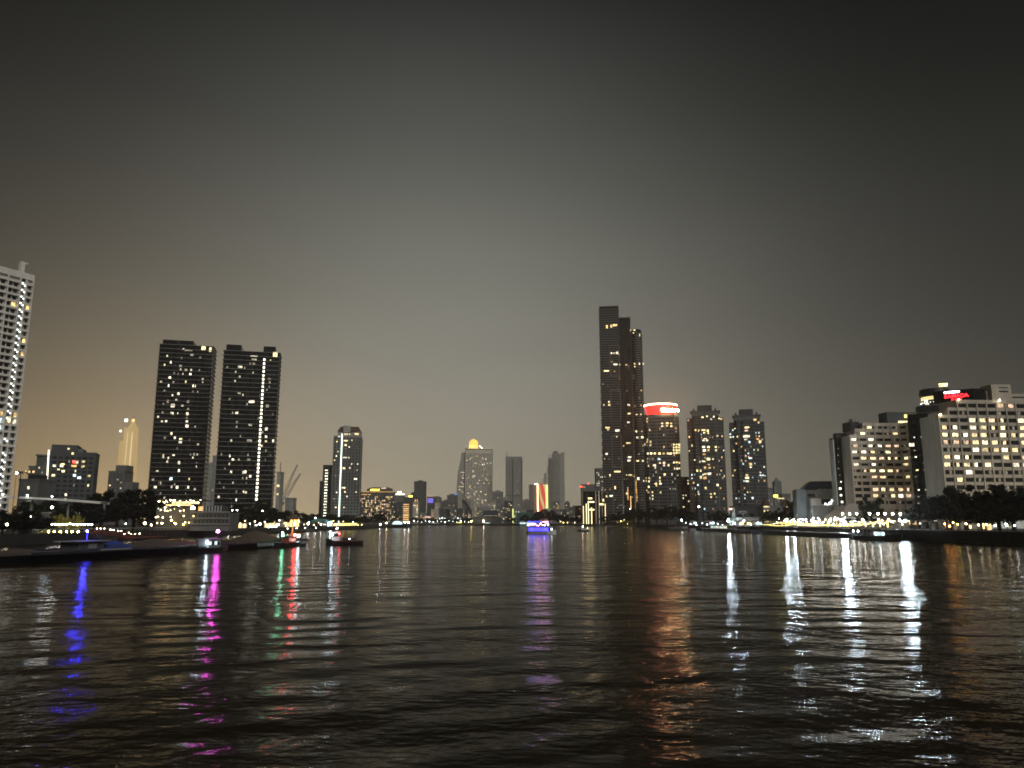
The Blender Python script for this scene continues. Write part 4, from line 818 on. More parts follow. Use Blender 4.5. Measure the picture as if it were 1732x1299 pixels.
def dome_tower():
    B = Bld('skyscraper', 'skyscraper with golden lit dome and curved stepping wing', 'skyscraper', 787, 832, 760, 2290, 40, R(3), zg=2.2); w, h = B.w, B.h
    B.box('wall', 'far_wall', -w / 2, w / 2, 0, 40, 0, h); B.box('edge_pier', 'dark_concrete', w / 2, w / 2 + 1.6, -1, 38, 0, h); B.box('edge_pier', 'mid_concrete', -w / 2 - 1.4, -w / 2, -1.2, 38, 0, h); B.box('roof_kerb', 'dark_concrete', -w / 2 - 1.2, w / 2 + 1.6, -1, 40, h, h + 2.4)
    x = lambda u, v: B.hit(u, v)
    prof = [(772, 832), (772.5, 815), (775, 795), (778.5, 780), (780.5, 765)]
    for k in range(len(prof) - 1):
        xa, z0 = x(*prof[k]); xb, z1 = x(*prof[k + 1]); B.mesh('stepped_wing', MB().prism([(xa, 4), (-w / 2 - 1.5, 4), (-w / 2 - 1.5, 34), (xa, 34)], z0 if k else 0, z1, [(xb, 4), (-w / 2 - 1.5, 4), (-w / 2 - 1.5, 34), (xb, 34)]), 'pale_concrete')
    dx, dz = x(801, 758); prof = [(18, 0), (18, 3), (15.5, 4), (15.5, 15), (17.5, 16), (17, 21), (13, 26), (7, 29.5), (1.2, 31), (.4, 36)]
    dz = h + 2.4
    B.mesh('dome_drum', MB().lathe([(11, 0), (11, 13)], (dx, 16, dz), 20), 'far_gold'); B.mesh('dome', MB().lathe([(13.2, 13), (13.4, 16), (13, 20), (11, 24), (7.5, 26.8), (3, 28.5), (.4, 31)], (dx, 16, dz), 24), 'crown_gold', smooth=True)  # dome, drum and columns glow; their floodlighting is in the material
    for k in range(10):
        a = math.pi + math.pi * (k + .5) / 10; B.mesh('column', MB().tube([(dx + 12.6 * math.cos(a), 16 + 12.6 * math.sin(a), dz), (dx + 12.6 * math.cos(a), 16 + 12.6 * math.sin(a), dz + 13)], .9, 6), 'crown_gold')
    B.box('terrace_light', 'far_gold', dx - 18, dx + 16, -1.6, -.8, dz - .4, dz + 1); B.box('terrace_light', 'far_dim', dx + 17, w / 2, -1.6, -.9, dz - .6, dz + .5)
    B.mesh('dome_stair', MB().tube([(dx + 17, 6, dz + 9), (dx + 26, 4, dz + 1)], 1.2), 'crown_cream')
    B.grid('window_rows', 'grey_glass', -w / 2 + 2, w / 2 - 2, 30, h - 12, 4.6, 4.2, 2.8, 2.1, 0, .2)
    B.scatter(70, -w / 2 + 2, w / 2 - 2, 34, h - 14, 4.2, 4.6, ['far_dim', 'win_white', 'far_dim', 'win_warm'], 3.2, 2.2, -.3, 61); B.scatter(16, x(776, 800)[0], -w / 2 - 4, 70, h - 60, 4.2, 4, ['far_dim', 'win_yellow'], 3, 2, 3.6, 62)
    # arched front building
    xa, za = x(773, 832); xb = x(802, 850)[0]
    B.box('arch_pier', 'pale_concrete', xa, xa + 15, -12, -2, 0, za); B.box('arch_pier', 'pale_concrete', xb - 12, xb, -12, -2, 0, za - 22)
    mb = MB(); n = 10; L = xb - xa
    arc = [(xa + 15 + (L - 24) * t, za - 8 - 34 * t * t) for t in [k / n for k in range(n + 1)]]
    for k in range(n):
        (x0, z0), (x1, z1) = arc[k], arc[k + 1]; mb.add([(x0, -10, z0), (x1, -10, z1), (x1, -10, z1 - 14), (x0, -10, z0 - 14), (x0, -3, z0), (x1, -3, z1), (x1, -3, z1 - 14), (x0, -3, z0 - 14)], [(0, 3, 2, 1), (4, 5, 6, 7), (0, 1, 5, 4), (2, 3, 7, 6)])
    B.mesh('arch', mb, 'concrete'); B.box('arch_back', 'mid_concrete', xa + 15, xb - 12, -1.5, -.5, 0, za - 30)
    for k in range(12): B.box('floor_line', 'dark_concrete', xa + 15, xb - 12, -1.9, -1.5, 6 + k * 4.5, 6.8 + k * 4.5)
dome_tower()
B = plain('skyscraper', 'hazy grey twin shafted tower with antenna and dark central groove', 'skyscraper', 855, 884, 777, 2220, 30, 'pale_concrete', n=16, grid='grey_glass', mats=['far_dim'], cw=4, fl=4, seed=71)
B.box('groove', 'dark_concrete', -B.w * .12, -B.w * .06, -.6, -.02, 0, B.h); B.box('crown_storey', 'concrete', -B.w * .5, B.w * .47, -.8, 28, B.h + 1.2, B.h + 8); B.box('edge_pier', 'dark_concrete', B.w * .42, B.w * .46, -.8, -.02, 0, B.h)
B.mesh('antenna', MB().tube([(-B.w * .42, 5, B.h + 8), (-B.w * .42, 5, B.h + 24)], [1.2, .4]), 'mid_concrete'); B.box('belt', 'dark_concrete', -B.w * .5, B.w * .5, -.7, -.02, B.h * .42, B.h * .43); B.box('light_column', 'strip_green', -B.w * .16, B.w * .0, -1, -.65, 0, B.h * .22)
def wedge_tower():
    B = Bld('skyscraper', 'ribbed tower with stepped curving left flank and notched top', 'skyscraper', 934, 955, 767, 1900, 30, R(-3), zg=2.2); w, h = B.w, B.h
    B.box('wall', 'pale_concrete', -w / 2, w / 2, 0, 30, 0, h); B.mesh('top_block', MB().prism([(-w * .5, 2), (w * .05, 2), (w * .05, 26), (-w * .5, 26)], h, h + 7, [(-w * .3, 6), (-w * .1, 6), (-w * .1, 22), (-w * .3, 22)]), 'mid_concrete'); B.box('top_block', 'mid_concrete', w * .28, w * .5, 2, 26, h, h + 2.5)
    prof = [(927, 775), (924, 790), (920, 800), (917, 810), (915, 820), (914, 840)]
    xr = -w / 2 - .05
    for k, (u, v) in enumerate(prof):
        xl, z = B.hit(u, v); B.box('flank_step', 'far_wall' if k % 2 else 'pale_concrete', xl, xr, 1 + k * .3, 28, 0, z); xr = xl - .05
    n = int(h / 4.2)
    for k in range(1, n): B.box('floor_line', 'dark_concrete', B.hit(927, 800)[0], w * .12, -.6, -.02 if k * 4.2 < h else 0, k * 4.2, k * 4.2 + .9)
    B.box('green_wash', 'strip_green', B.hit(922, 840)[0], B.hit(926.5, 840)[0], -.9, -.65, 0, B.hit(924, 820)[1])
wedge_tower()
def banner_block():
    B = Bld('media_tower', 'narrow block with tall red and orange lit screen', 'building', 895, 923, 818, 1840, 20, zg=2.2); w, h = B.w, B.h
    B.box('wall', 'mid_concrete', -w / 2, w * .0, 2, 20, 0, h - 2); B.box('wall', 'dark_concrete', 0, w / 2, 0, 20, 0, h); B.box('screen', 'led_banner', w * .03, w * .5, -.6, -.05, 3, h - 1); B.box('roof_light', 'strip_white', -w * .18, w * .1, 1.2, 1.8, h - 2, h)
    B.box('screen_frame', 'rim_white', -w * .0, w * .025, -.8, -.1, 3, h)
banner_block()

# --- low riverside buildings on the far bank
def far_hall():
    B = Bld('river_hall', 'low dark waterside hall with sloping pavilion roof', 'hall', 800, 848, 874, 1240, 14); w, h = B.w, B.h
    B.box('wall', 'dark_concrete', -w / 2, w / 2, 0, 14, 0, h); B.mesh('roof', MB().prism([(-w * .18, -1), (w * .42, -1), (w * .42, 14), (-w * .18, 14)], h, h + 10, [(-w * .12, 4), (w * .36, 4), (w * .36, 10), (-w * .12, 10)]), 'navy_roof')
    for k in range(10): B.win(-w * .1 + k * w * .05, h + 1.5, .8, .8, 'far_dim', -1.2)
    B.box('terrace_light', 'veil_cool', -w * .1, w * .1, -.4, -.2, 1, 1.8)
far_hall()
def tent(u0, u1, vt, Y, label, m1='teal_cloth', m2='veil_cool', zg=2.2):
    B = Bld('pavilion', label, 'pavilion', u0, u1, vt, Y, 12, zg=zg); w, h = B.w, B.h
    pl = [(-w / 2, 0), (w / 2, 0), (w / 2, 12), (-w / 2, 12)]
    B.mesh('roof', MB().prism(pl, h * .55, h, [(-w * .15, 5), (w * .15, 5), (w * .15, 7), (-w * .15, 7)]), m1)
    for k in range(5): B.box('post', 'white_paint', -w * .48 + k * w * .24 - .15, -w * .48 + k * w * .24 + .15, .2, .5, 0, h * .55)
    B.box('lit_wall', m2, -w * .45, w * .45, 3, 3.3, .3, h * .45)
    return B
B = plain('glass_hall', 'pale teal glass hall on the far riverbank', 'hall', 874, 906, 868, 1260, 12, 'teal_cloth', n=0); B.grid('window_rows', 'grey_glass', -B.w * .48, B.w * .48, 2, B.h - 1, 3, 6, 1.0, 5)
tent(878, 902, 880, 1230, 'low white lit marquee at the water beside the teal glass hall', 'white_paint')
B = plain('shopping_hall', 'long low hall with row of white lamps along its front', 'hall', 742, 782, 861, 1350, 14, 'dark_concrete')
for k in range(9): ob('front_lamp', ballm('stair_light', 1.1), B.root, (-B.w * .45 + k * B.w * .11, -1, B.h * .35 + (k % 2) * .8))
B.box('sign_band', 'sign_yellow', B.w * .1, B.w * .48, -.5, -.1, 1.5, 2.8)
plain('market_house', 'small amber lit waterside house on the far bank', 'house', 729, 742, 862, 1330, 10, 'beige_wall', n=5, mats=['win_orange', 'win_warm'], cw=3, seed=81)

lr = random.Random(19)
for k in range(26):
    u = 648 + k * 13.2 + lr.uniform(-3, 3); w = lr.uniform(9, 15); vt = lr.uniform(848, 868)
    plain('low_rise', 'small lit low rise block in the far riverside row', 'building', u - w / 2, u + w / 2, vt, lr.uniform(1340, 1750), 12, lr.choice(('mid_concrete', 'concrete', 'dark_concrete', 'beige_wall')), n=lr.randrange(6, 13), mats=['far_dim', 'win_warm', 'win_orange', 'win_white', 'win_yellow'], cw=2.6, fl=3.2, ww=1.8, hh=1.5, seed=200 + k, group='low rise blocks in the far riverside row')

# ================================================================== vegetation
def crown_mesh(name, mat, seed, nclump=34, per=70, leaf=.08):
    r = random.Random(seed); V, Fc = [], []
    for c in range(nclump):
        a = r.random() * 2 * math.pi; ph = math.acos(r.uniform(-.75, 1)); rr = r.uniform(.3, .95)
        cc = Vector((rr * math.sin(ph) * math.cos(a), rr * math.sin(ph) * math.sin(a), rr * math.cos(ph) * .85)); cs = r.uniform(.12, .33)
        for k in range(per):
            d = Vector((r.gauss(0, 1), r.gauss(0, 1), r.gauss(0, .8))).normalized() * (cs * r.random() ** .45); p = cc + d
            n = (d.normalized() + Vector((r.uniform(-.7, .7), r.uniform(-.7, .7), r.uniform(-.2, .9)))).normalized(); t = n.orthogonal().normalized(); t.rotate(Matrix.Rotation(r.random() * 6.28, 3, n)); b = n.cross(t)
            s = leaf * r.uniform(.6, 1.4); o = len(V); V += [p - t * s, p - b * s * .5, p + t * s, p + b * s * .5]; Fc.append((o, o + 1, o + 2, o + 3))
    return newmesh(name, V, Fc, mat)
def trunk_mesh(seed):
    r = random.Random(seed); mb = MB().tube([(0, 0, 0), (.02, .01, .3), (-.01, .02, .62)], [.045, .034, .02], 7)
    for k in range(6):
        a = k * 1.05 + r.random(); z = .28 + .05 * k; L = r.uniform(.25, .4); mb.tube([(0, 0, z), (L * .5 * math.cos(a), L * .5 * math.sin(a), z + .12), (L * math.cos(a), L * math.sin(a), z + .26)], [.018, .012, .005], 5)
    return mb.mesh('trunk', 'bark', True)
CROWN = {m: [crown_mesh('crown', m, 100 + i) for i in range(3)] for m in ('leaf', 'leaf_dark', 'leaf_lit')}
TRUNK = [trunk_mesh(i) for i in range(3)]
tr = random.Random(77)
def tree(x, y, zg, h, w, mat, label, group, name='broadleaf_tree'):
    t = thing(name, label, 'tree', (x, y, zg), tr.random() * 6.28, group); i = tr.randrange(3)
    k = ob('trunk', TRUNK[i], t); k.scale = (h, h, h * .9)
    c = ob('crown', CROWN[mat][tr.randrange(3)], t, (0, 0, h * .55), tr.random() * 6); c.scale = (w / 2 * 1.1, w / 2 * 1.1, h * .5)
    return t
def shrub(x, y, zg, h, w, mat, label, group):
    t = thing('shrub', label, 'shrub', (x, y, zg), tr.random() * 6.28, group)
    s = ob('stem', TRUNK[0], t); s.scale = (h * .5,) * 3
    c = ob('crown', CROWN[mat][tr.randrange(3)], t, (0, 0, h * .5)); c.scale = (w / 2, w / 2, h * .52); return t
def at(u, Y, z): p = atY(u, 880, Y); return p.x, Y, z
def treeU(u, vt, Y, wpx, mat, label, group, zg): 
    p = atY(u, vt, Y); h = p.z - zg; tree(atY(u, 870, Y).x, Y, zg, h, wpx * Y / F, mat, label, group)
# left bank
for (u, vt, Y, w) in ((140, 845, 330, 70), (172, 832, 345, 80), (200, 825, 335, 90), (228, 824, 350, 80), (248, 838, 340, 60), (160, 856, 310, 60), (215, 850, 312, 70), (120, 858, 330, 50)):
    treeU(u, vt, Y, w, 'leaf_dark', 'large black silhouetted tree behind the red gangway', 'dark tree mass behind the red gangway', GL)
for (u, vt, Y, w) in ((85, 838, 380, 36), (68, 842, 390, 34), (100, 850, 370, 34), (45, 846, 395, 40)):
    treeU(u, vt, Y, w, 'leaf', 'dark tree in front of the low dark block', 'trees in front of the dark hotel block', GL)
for (u, vt, Y, w) in ((8, 866, 236, 70), (40, 862, 240, 60), (66, 868, 248, 50), (25, 876, 226, 60), (55, 878, 232, 50), (-12, 860, 244, 70)):
    treeU(u, vt, Y, w, 'leaf_dark', 'black bushy tree on the bank below the white condominium', 'black bushes at the near left bank', GL)
for (u, vt, Y, w) in ((398, 856, 470, 46), (422, 850, 500, 56), (448, 848, 510, 56), (468, 858, 480, 40), (440, 866, 455, 40), (410, 868, 450, 36)):
    treeU(u, vt, Y, w, 'leaf', 'dark rounded tree at the foot of the black tower', 'trees at the foot of the black tower', GL)
for (u, vt, Y, w) in ((490, 862, 590, 40), (512, 866, 600, 40), (535, 868, 640, 40), (556, 868, 660, 40), (580, 870, 700, 40), (604, 872, 730, 36), (622, 874, 760, 30)):
    treeU(u, vt, Y, w, 'leaf', 'mid distance bank tree below the brown roofed tower', 'bank trees below the brown roofed tower', GL)
for (u, vt, Y, w) in ((640, 864, 830, 26), (646, 868, 820, 24)):
    treeU(u, vt, Y, w, 'leaf_dark', 'rounded black tree by the small lit jetty', 'rounded trees by the lit jetty', GL)
# far bank
for k in range(12):
    u = 700 + k * 9.4; treeU(u, 874 + (k % 3) * 2, 1296 + (k % 4) * 4, 15, 'leaf', 'small hazy tree on the far bank in front of the domed skyscraper', 'hazy trees on the far bank', 2.2)
for (u, vt, Y, w) in ((906, 868, 1185, 22), (918, 860, 1190, 26), (930, 862, 1180, 26), (942, 868, 1170, 24), (954, 870, 1160, 24), (966, 872, 1150, 24), (978, 873, 1140, 22), (990, 872, 1120, 22), (866, 874, 1200, 16), (890, 870, 1195, 20)):
    treeU(u, vt, Y, w, 'leaf_dark', 'dark tree on the far point behind the lit party boat', 'dark trees on the far point', 2.2)
# right bank
for (u, vt, Y, w) in ((1040, 868, 900, 24), (1056, 864, 880, 28), (1074, 858, 860, 30), (1092, 860, 840, 30), (1110, 856, 800, 34), (1128, 854, 760, 34), (1146, 856, 740, 34), (1160, 860, 720, 28), (1024, 872, 930, 22)):
    treeU(u, vt, Y, w, 'leaf_dark', 'dark tree before the tallest skyscraper and red crowned hotel', 'dark trees before the tall towers', GR)
for (u, vt, Y, w) in ((1210, 862, 620, 30), (1226, 866, 600, 30), (1262, 868, 560, 34), (1300, 862, 520, 26), (1322, 858, 500, 30), (1340, 846, 480, 40), (1358, 850, 470, 34)):
    treeU(u, vt, Y, w, 'leaf', 'dim tree between the low white house and the blue roofed hall', 'dim trees near the blue roofed hall', GR)
treeU(1472, 838, 336, 44, 'leaf', 'rounded tree in front of the beige hotel', None, GR)
for (u, vt, Y, w) in ((1558, 850, 285, 44), (1583, 838, 280, 54), (1606, 822, 272, 60), (1634, 818, 268, 64), (1664, 834, 266, 60), (1688, 816, 262, 66), (1712, 826, 258, 56), (1744, 822, 254, 70), (1600, 850, 262, 50), (1630, 852, 258, 50), (1658, 854, 254, 54), (1688, 852, 250, 54), (1715, 856, 246, 50)):
    treeU(u, vt, Y, w, 'leaf_dark', 'dense black riverside tree in front of the large white hotel', 'black trees in front of the large hotel', GR)
# yellow up-lit shrubs on the left promenade
for (u, vt) in ((84, 872), (92, 870), (102, 866), (112, 868), (122, 869), (132, 868), (138, 872)):
    Y = 262; p = atY(u, vt, Y); shrub(p.x, Y, GL, p.z - GL, 2.6, 'leaf_lit', 'yellow floodlit shrub behind the promenade lamps', 'yellow floodlit shrubs')
def palm(u, vt, Y, zg, label, group, mat='leaf'):
    p = atY(u, vt, Y); x = atY(u, 870, Y).x; h = p.z - zg; t = thing('palm_tree', label, 'palm', (x, Y, zg), 0, group)
    MB().tube([(0, 0, 0), (.15, 0, h * .5), (.1, .1, h * .86)], [.26, .2, .16], 7).build('trunk', 'bark', t)
    for k in range(11):
        a = k * 2 * math.pi / 11 + tr.random() * .4; L = tr.uniform(2.2, 3.0); mb = MB(); pts = []
        for j in range(6):
            f = j / 5; pts.append(Vector((.1 + L * f * math.cos(a), .1 + L * f * math.sin(a), h * .86 + 1.5 * f - 2.4 * f * f * tr.uniform(.8, 1.1))))
        sd = Vector((-math.sin(a), math.cos(a), 0))
        for j in range(5):
            wd = .42 * (1 - j / 6)
            for s in (-1, 1): mb.add([pts[j], pts[j + 1], pts[j + 1] + sd * s * wd * .8 - Vector((0, 0, .22)), pts[j] + sd * s * wd - Vector((0, 0, .2))], [(0, 1, 2, 3)])
        mb.build('frond', mat, t)
for (u, vt, Y) in ((1551, 852, 272), (1572, 856, 268)): palm(u, vt, Y, GR, 'dark slender palm at the end of the lit promenade', 'palms at the end of the promenade', 'leaf_dark')
palm(1428, 846, 365, GR, 'short palm in front of the beige tent roof', None); palm(27, 782, 300, GL, 'tall dark palm beside the white condominium', None, 'leaf_dark')

# ================================================================== craft on the river
def hull_mesh(L, W, H, bow=.22, stern=.06, sheer=.5, draft=.5, name='hull', mat='black_hull', n=12):
    """boat hull along +x (bow at +x), deck line rising to the bow"""
    mb = MB(); V = []; rings = []
    for i in range(n + 1):
        f = i / n; x = -L / 2 + L * f
        hw = W / 2 * (min(1, (1 - f) / bow) ** .55 if f > 1 - bow else 1) * (1 - .25 * max(0, (stern - f) / stern) if f < stern else 1)
        hw = max(hw, .06); z1 = H + sheer * max(0, (f - .45) / .55) ** 2 + sheer * .25 * max(0, (.2 - f) / .2)
        rings.append([(x, -hw, z1), (x, -hw * .86, 0), (x, -hw * .5, -draft), (x, hw * .5, -draft), (x, hw * .86, 0), (x, hw, z1)])
    V = [v for r in rings for v in r]; Fc = []
    for i in range(n):
        for k in range(6): Fc.append((i * 6 + k, i * 6 + (k + 1) % 6, (i + 1) * 6 + (k + 1) % 6, (i + 1) * 6 + k))
    Fc += [tuple(range(5, -1, -1)), tuple(n * 6 + k for k in range(6))]
    return newmesh(name, V, Fc, mat)
def part(t, name, mat, x0, x1, y0, y1, z0, z1): return ob(name, boxm(mat, x1 - x0, y1 - y0, z1 - z0), t, ((x0 + x1) / 2, (y0 + y1) / 2, (z0 + z1) / 2))
def bulb(t, mat, r, x, y, z, name='lamp'): return ob(name, ballm(mat, r), t, (x, y, z))
P0, P1 = Vector((-84, 96)), Vector((-64.5, 207))
def online(u, z=1.5):
    lo, hi = 0.0, 1.4
    for _ in range(40):
        m = (lo + hi) / 2; p = P0.lerp(P1, m); d = Vector((p.x, p.y, z - HC)); cu = CX + F * d.x / (d.y * CP + d.z * SP)
        if cu < u: lo = m
        else: hi = m
    return lo * (P1 - P0).length
HEAD = math.atan2(P1.y - P0.y, P1.x - P0.x)
def barge(label, s0, s1):
    L = s1 - s0; c = P0 + (P1 - P0).normalized() * ((s0 + s1) / 2)
    t = thing('sand_barge', label, 'barge', (c.x, c.y, 0), HEAD, 'string of low barges under tow')
    ob('hull', hull_mesh(L, 11, 1.25, .08, .08, .5, .6), t)
    MB().box(-L / 2 + 5, L / 2 - 5, -5.2, -4.9, 1.3, 1.75).build('coaming', 'dark_metal', t); MB().box(-L / 2 + 5, L / 2 - 5, 4.9, 5.2, 1.3, 1.75).build('coaming', 'dark_metal', t)
    MB().box(-L / 2 + 4, L / 2 - 4, -4.9, 4.9, 1.05, 1.45).build('deck', 'dark_metal', t)
    return t, s0, L
def mound(t, x, y, rx, ry, h, mat, name, seed):
    r = random.Random(seed); n = 14; m = 6; V = []; Fc = []
    for j in range(m + 1):
        f = j / m
        for k in range(n):
            a = 2 * math.pi * k / n; w = 1 + .12 * r.uniform(-1, 1); V.append((x + rx * (1 - f) ** .9 * math.cos(a) * w, y + ry * (1 - f) ** .9 * math.sin(a) * w, 1.4 + h * (1 - (1 - f) ** 1.15) * (1 + .05 * r.uniform(-1, 1))))
    for j in range(m):
        for k in range(n): Fc.append((j * n + k, j * n + (k + 1) % n, (j + 1) * n + (k + 1) % n, (j + 1) * n + k))
    return ob(name, newmesh(name, V, Fc, mat, True), t)
sA, sB = online(-40), online(336)
tA, a0, LA = barge('low black barge with blue masthead lamp, flat cabin and blue tarpaulin', sA, sB)
lx = lambda u, s0, L, z=1.5: online(u, z) - s0 - L / 2
x = lx(140, a0, LA, 2.5)
part(tA, 'cabin', 'dark_concrete', x - 3.2, x + 3.2, -1.8, 1.8, 1.45, 3.0); part(tA, 'cabin_roof', 'grey_paint', x - 4.2, x + 4.2, -2.4, 2.4, 3.0, 3.15); part(tA, 'cabin_window', 'grey_paint', x - .9, x + 1.2, -1.92, -1.8, 1.8, 2.6); part(tA, 'gunwale_board', 'grey_paint', x - 2, x + 6, -5.35, -5.2, 1.5, 1.75)
MB().tube([(x + .6, 0, 3.1), (x + .6, 0, 5.2)], .06).build('mast', 'dark_metal', tA); bulb(tA, 'lamp_blue', .14, x + .6, -.2, 4.8, 'masthead_lamp'); MB().tube([(x + .6, -.25, 3.3), (x + .6, -.25, 4.5)], .05).build('mast_tube_light', 'party_blue', tA)
mound(tA, lx(188, a0, LA), -.5, 5.2, 3.6, 1.6, 'blue_tarp', 'tarpaulin_heap', 1)
mound(tA, lx(258, a0, LA), 0, 9, 4.6, 1.7, 'sand', 'sand_heap', 2); mound(tA, lx(300, a0, LA), 0, 7, 4.4, 1.4, 'sand', 'sand_heap', 3)
mound(tA, lx(30, a0, LA), 0, 6, 4.4, .8, 'sand', 'sand_heap', 5)
s2, s3 = sB + 1.5, online(502)
tB, b0, LB = barge('low black barge with brown sand heap and row of tyre fenders', s2, s3)
mound(tB, lx(432, b0, LB), 0, 11, 4.7, 2.9, 'sand', 'sand_heap', 4)
tyre = MB().lathe([(.32, -.12), (.45, -.14), (.5, 0), (.45, .14), (.32, .12), (.3, 0)], n=10).mesh('tyre_fender', 'grey_paint', True)
for k in range(18):
    u = 402 + k * 5.0; o = ob('tyre_fender', tyre, tB, (lx(u, b0, LB), -5.55, .85)); o.rotation_euler = (R(90), 0, 0)
def deck_boat(label, u, side, build):
    s = online(u, 2) ; c = P0 + (P1 - P0).normalized() * s; nrm = Vector((math.sin(HEAD), -math.cos(HEAD))) * side
    t = thing('tow_boat', label, 'boat', (c.x + nrm.x, c.y + nrm.y, 0), HEAD, None); build(t); return t
def b1(t):
    ob('hull', hull_mesh(13, 3.4, .9, .35, .1, .8), t); part(t, 'cabin', 'grey_paint', -3.2, 1.6, -1.2, 1.2, 1.0, 2.7); part(t, 'cabin_roof', 'grey_paint', -3.6, 2.2, -1.45, 1.45, 2.7, 2.85)
    for k in range(4): part(t, 'cabin_window', 'veil_cool' if k in (0, 2) else 'dark_glass', -3.0 + k * 1.1, -2.2 + k * 1.1, -1.32, -1.2, 1.6, 2.3)
    part(t, 'stern_panel', 'grey_paint', -3.42, -3.2, -1.0, 1.0, 1.3, 2.3)
    bulb(t, 'lamp_cool', .2, -3.9, -1.3, 2.2, 'deck_lamp'); MB().tube([(1.9, 0, 2.8), (1.9, 0, 4.6)], .06).build('mast', 'dark_metal', t); bulb(t, 'lamp_pink', .28, 1.9, -.2, 4.4, 'masthead_lamp')
deck_boat('small tow boat with white lit cabin and pink masthead lamp', 312, 6.4, b1)
def b2(t):
    ob('hull', hull_mesh(14, 3.6, 1.0, .35, .1, .8), t); part(t, 'cabin', 'red_paint', -2.4, 2.2, -1.2, 1.2, 1.0, 2.5); part(t, 'cabin_roof', 'dark_metal', -2.8, 2.7, -1.5, 1.5, 2.5, 2.65)
    for k in range(3): part(t, 'cabin_window', 'win_pink', -2.0 + k * 1.3, -1.1 + k * 1.3, -1.32, -1.2, 1.4, 2.2)
    MB().tube([(.8, -.2, 2.6), (1.4, -.2, 5.0)], .07).build('mast', 'red_paint', t); MB().tube([(1.0, -.42, 3.4), (1.45, -.42, 5.0)], .09).build('mast_tube_light', 'win_orange', t)
    bulb(t, 'lamp_red', .26, 0, -1.7, 3.0, 'side_lamp'); bulb(t, 'lamp_cool', .30, 4.6, -.6, 2.6, 'bow_lamp'); MB().tube([(4.6, -.6, 1.2), (4.6, -.6, 2.5)], .06).build('lamp_post', 'dark_metal', t)
    bulb(t, 'lamp_green', .28, -6.2, -1.4, 3.0, 'side_lamp'); MB().tube([(-6.2, -1.4, 1), (-6.2, -1.4, 2.8)], .06).build('lamp_post', 'dark_metal', t); bulb(t, 'lamp_white', .16, -3.6, 0, 3.6, 'roof_lamp'); MB().tube([(-3.6, 0, 1), (-3.6, 0, 3.5)], .05).build('lamp_post', 'dark_metal', t)
deck_boat('small red cabin boat with red, green and white lamps', 452, 6.0, b2)
def tug():
    a, b = atZ(553, 922), atZ(612, 922); c = (a + b) / 2; L = (b - a).length + .5
    t = thing('tugboat', 'short dark red tug with raised bow and bright white wheelhouse lamps', 'tugboat', (c.x, c.y, 0), math.pi + math.atan2(b.y - a.y, b.x - a.x))
    ob('hull', hull_mesh(L, 3.6, .95, .3, .12, 1.0, .6, mat='black_hull'), t); MB().box(-L / 2 + .3, L / 2 - 2.4, 1.62, 1.78, .95, 1.25).build('bulwark', 'red_hull', t); MB().box(-L / 2 + .3, L / 2 - 2.4, -1.78, -1.62, .95, 1.25).build('bulwark', 'red_hull', t)
    part(t, 'wheelhouse', 'white_paint', 1.2, 3.4, -1.1, 1.1, 1.1, 3.6); part(t, 'wheelhouse_roof', 'grey_paint', .9, 3.8, -1.4, 1.4, 3.6, 3.75); part(t, 'wheelhouse_window', 'dark_glass', 1.4, 3.2, 1.1, 1.22, 2.4, 3.2)
    part(t, 'engine_casing', 'dark_metal', -2.6, .6, -1.0, 1.0, 1.0, 2.0); MB().tube([(.2, 0, 2), (.2, 0, 3.4)], .22).build('funnel', 'red_paint', t)
    MB().tube([(2.2, 0, 3.7), (2.2, 0, 5.4)], .06).build('mast', 'dark_metal', t); bulb(t, 'lamp_cool', .24, 3.2, 1.5, 3.0, 'bow_lamp'); bulb(t, 'lamp_white', .18, 2.2, .1, 4.6, 'masthead_lamp'); bulb(t, 'lamp_red', .12, 1.2, 1.5, 3.2, 'side_lamp'); bulb(t, 'lamp_white', .08, -1.6, 1.2, 1.7, 'deck_lamp')
tug()
def party_boat():
    c = atZ(917, 904); t = thing('party_boat', 'double deck party boat strung with blue and pink lights', 'boat', (c.x, c.y + 3, 0), R(-28))
    L = 16; ob('hull', hull_mesh(L, 5.2, 1.5, .25, .08, .9, .7, mat='white_paint'), t)
    part(t, 'lower_deck', 'blue_hull', -L * .42, L * .3, -2.1, 2.1, 1.5, 3.6); part(t, 'upper_floor', 'white_paint', -L * .45, L * .34, -2.5, 2.5, 3.6, 3.8); part(t, 'roof', 'grey_paint', -L * .44, L * .3, -2.5, 2.5, 6.0, 6.2)
    for k in range(9): part(t, 'blue_light_panel', 'party_blue', -L * .41 + k * 1.25, -L * .41 + k * 1.25 + 1.05, -2.25, -2.1, 1.7, 3.3)
    for k in range(7): part(t, 'roof_post', 'white_paint', -L * .42 + k * 1.85, -L * .42 + k * 1.85 + .12, -2.4, -2.28, 3.8, 6.0)
    r = random.Random(3)
    for k in range(12): bulb(t, ('party_white', 'party_white', 'party_pink')[k % 3] if k < 6 else ('party_pink', 'party_white')[k % 2], .22, -L * .42 + k * 1.05, -2.6, 4.4 + r.random() * 1.2, 'festoon_lamp')
    part(t, 'roof_light', 'party_blue', -L * .42, -L * .1, -2.3, 2.3, 6.2, 6.5); part(t, 'roof_light', 'party_pink', L * .06, L * .18, -1.5, 1.5, 6.2, 6.35); bulb(t, 'party_white', .3, L * .38, -1.2, 2.6, 'bow_lamp'); bulb(t, 'party_white', .2, L * .40, -1.0, 1.4, 'bow_lamp')
party_boat()
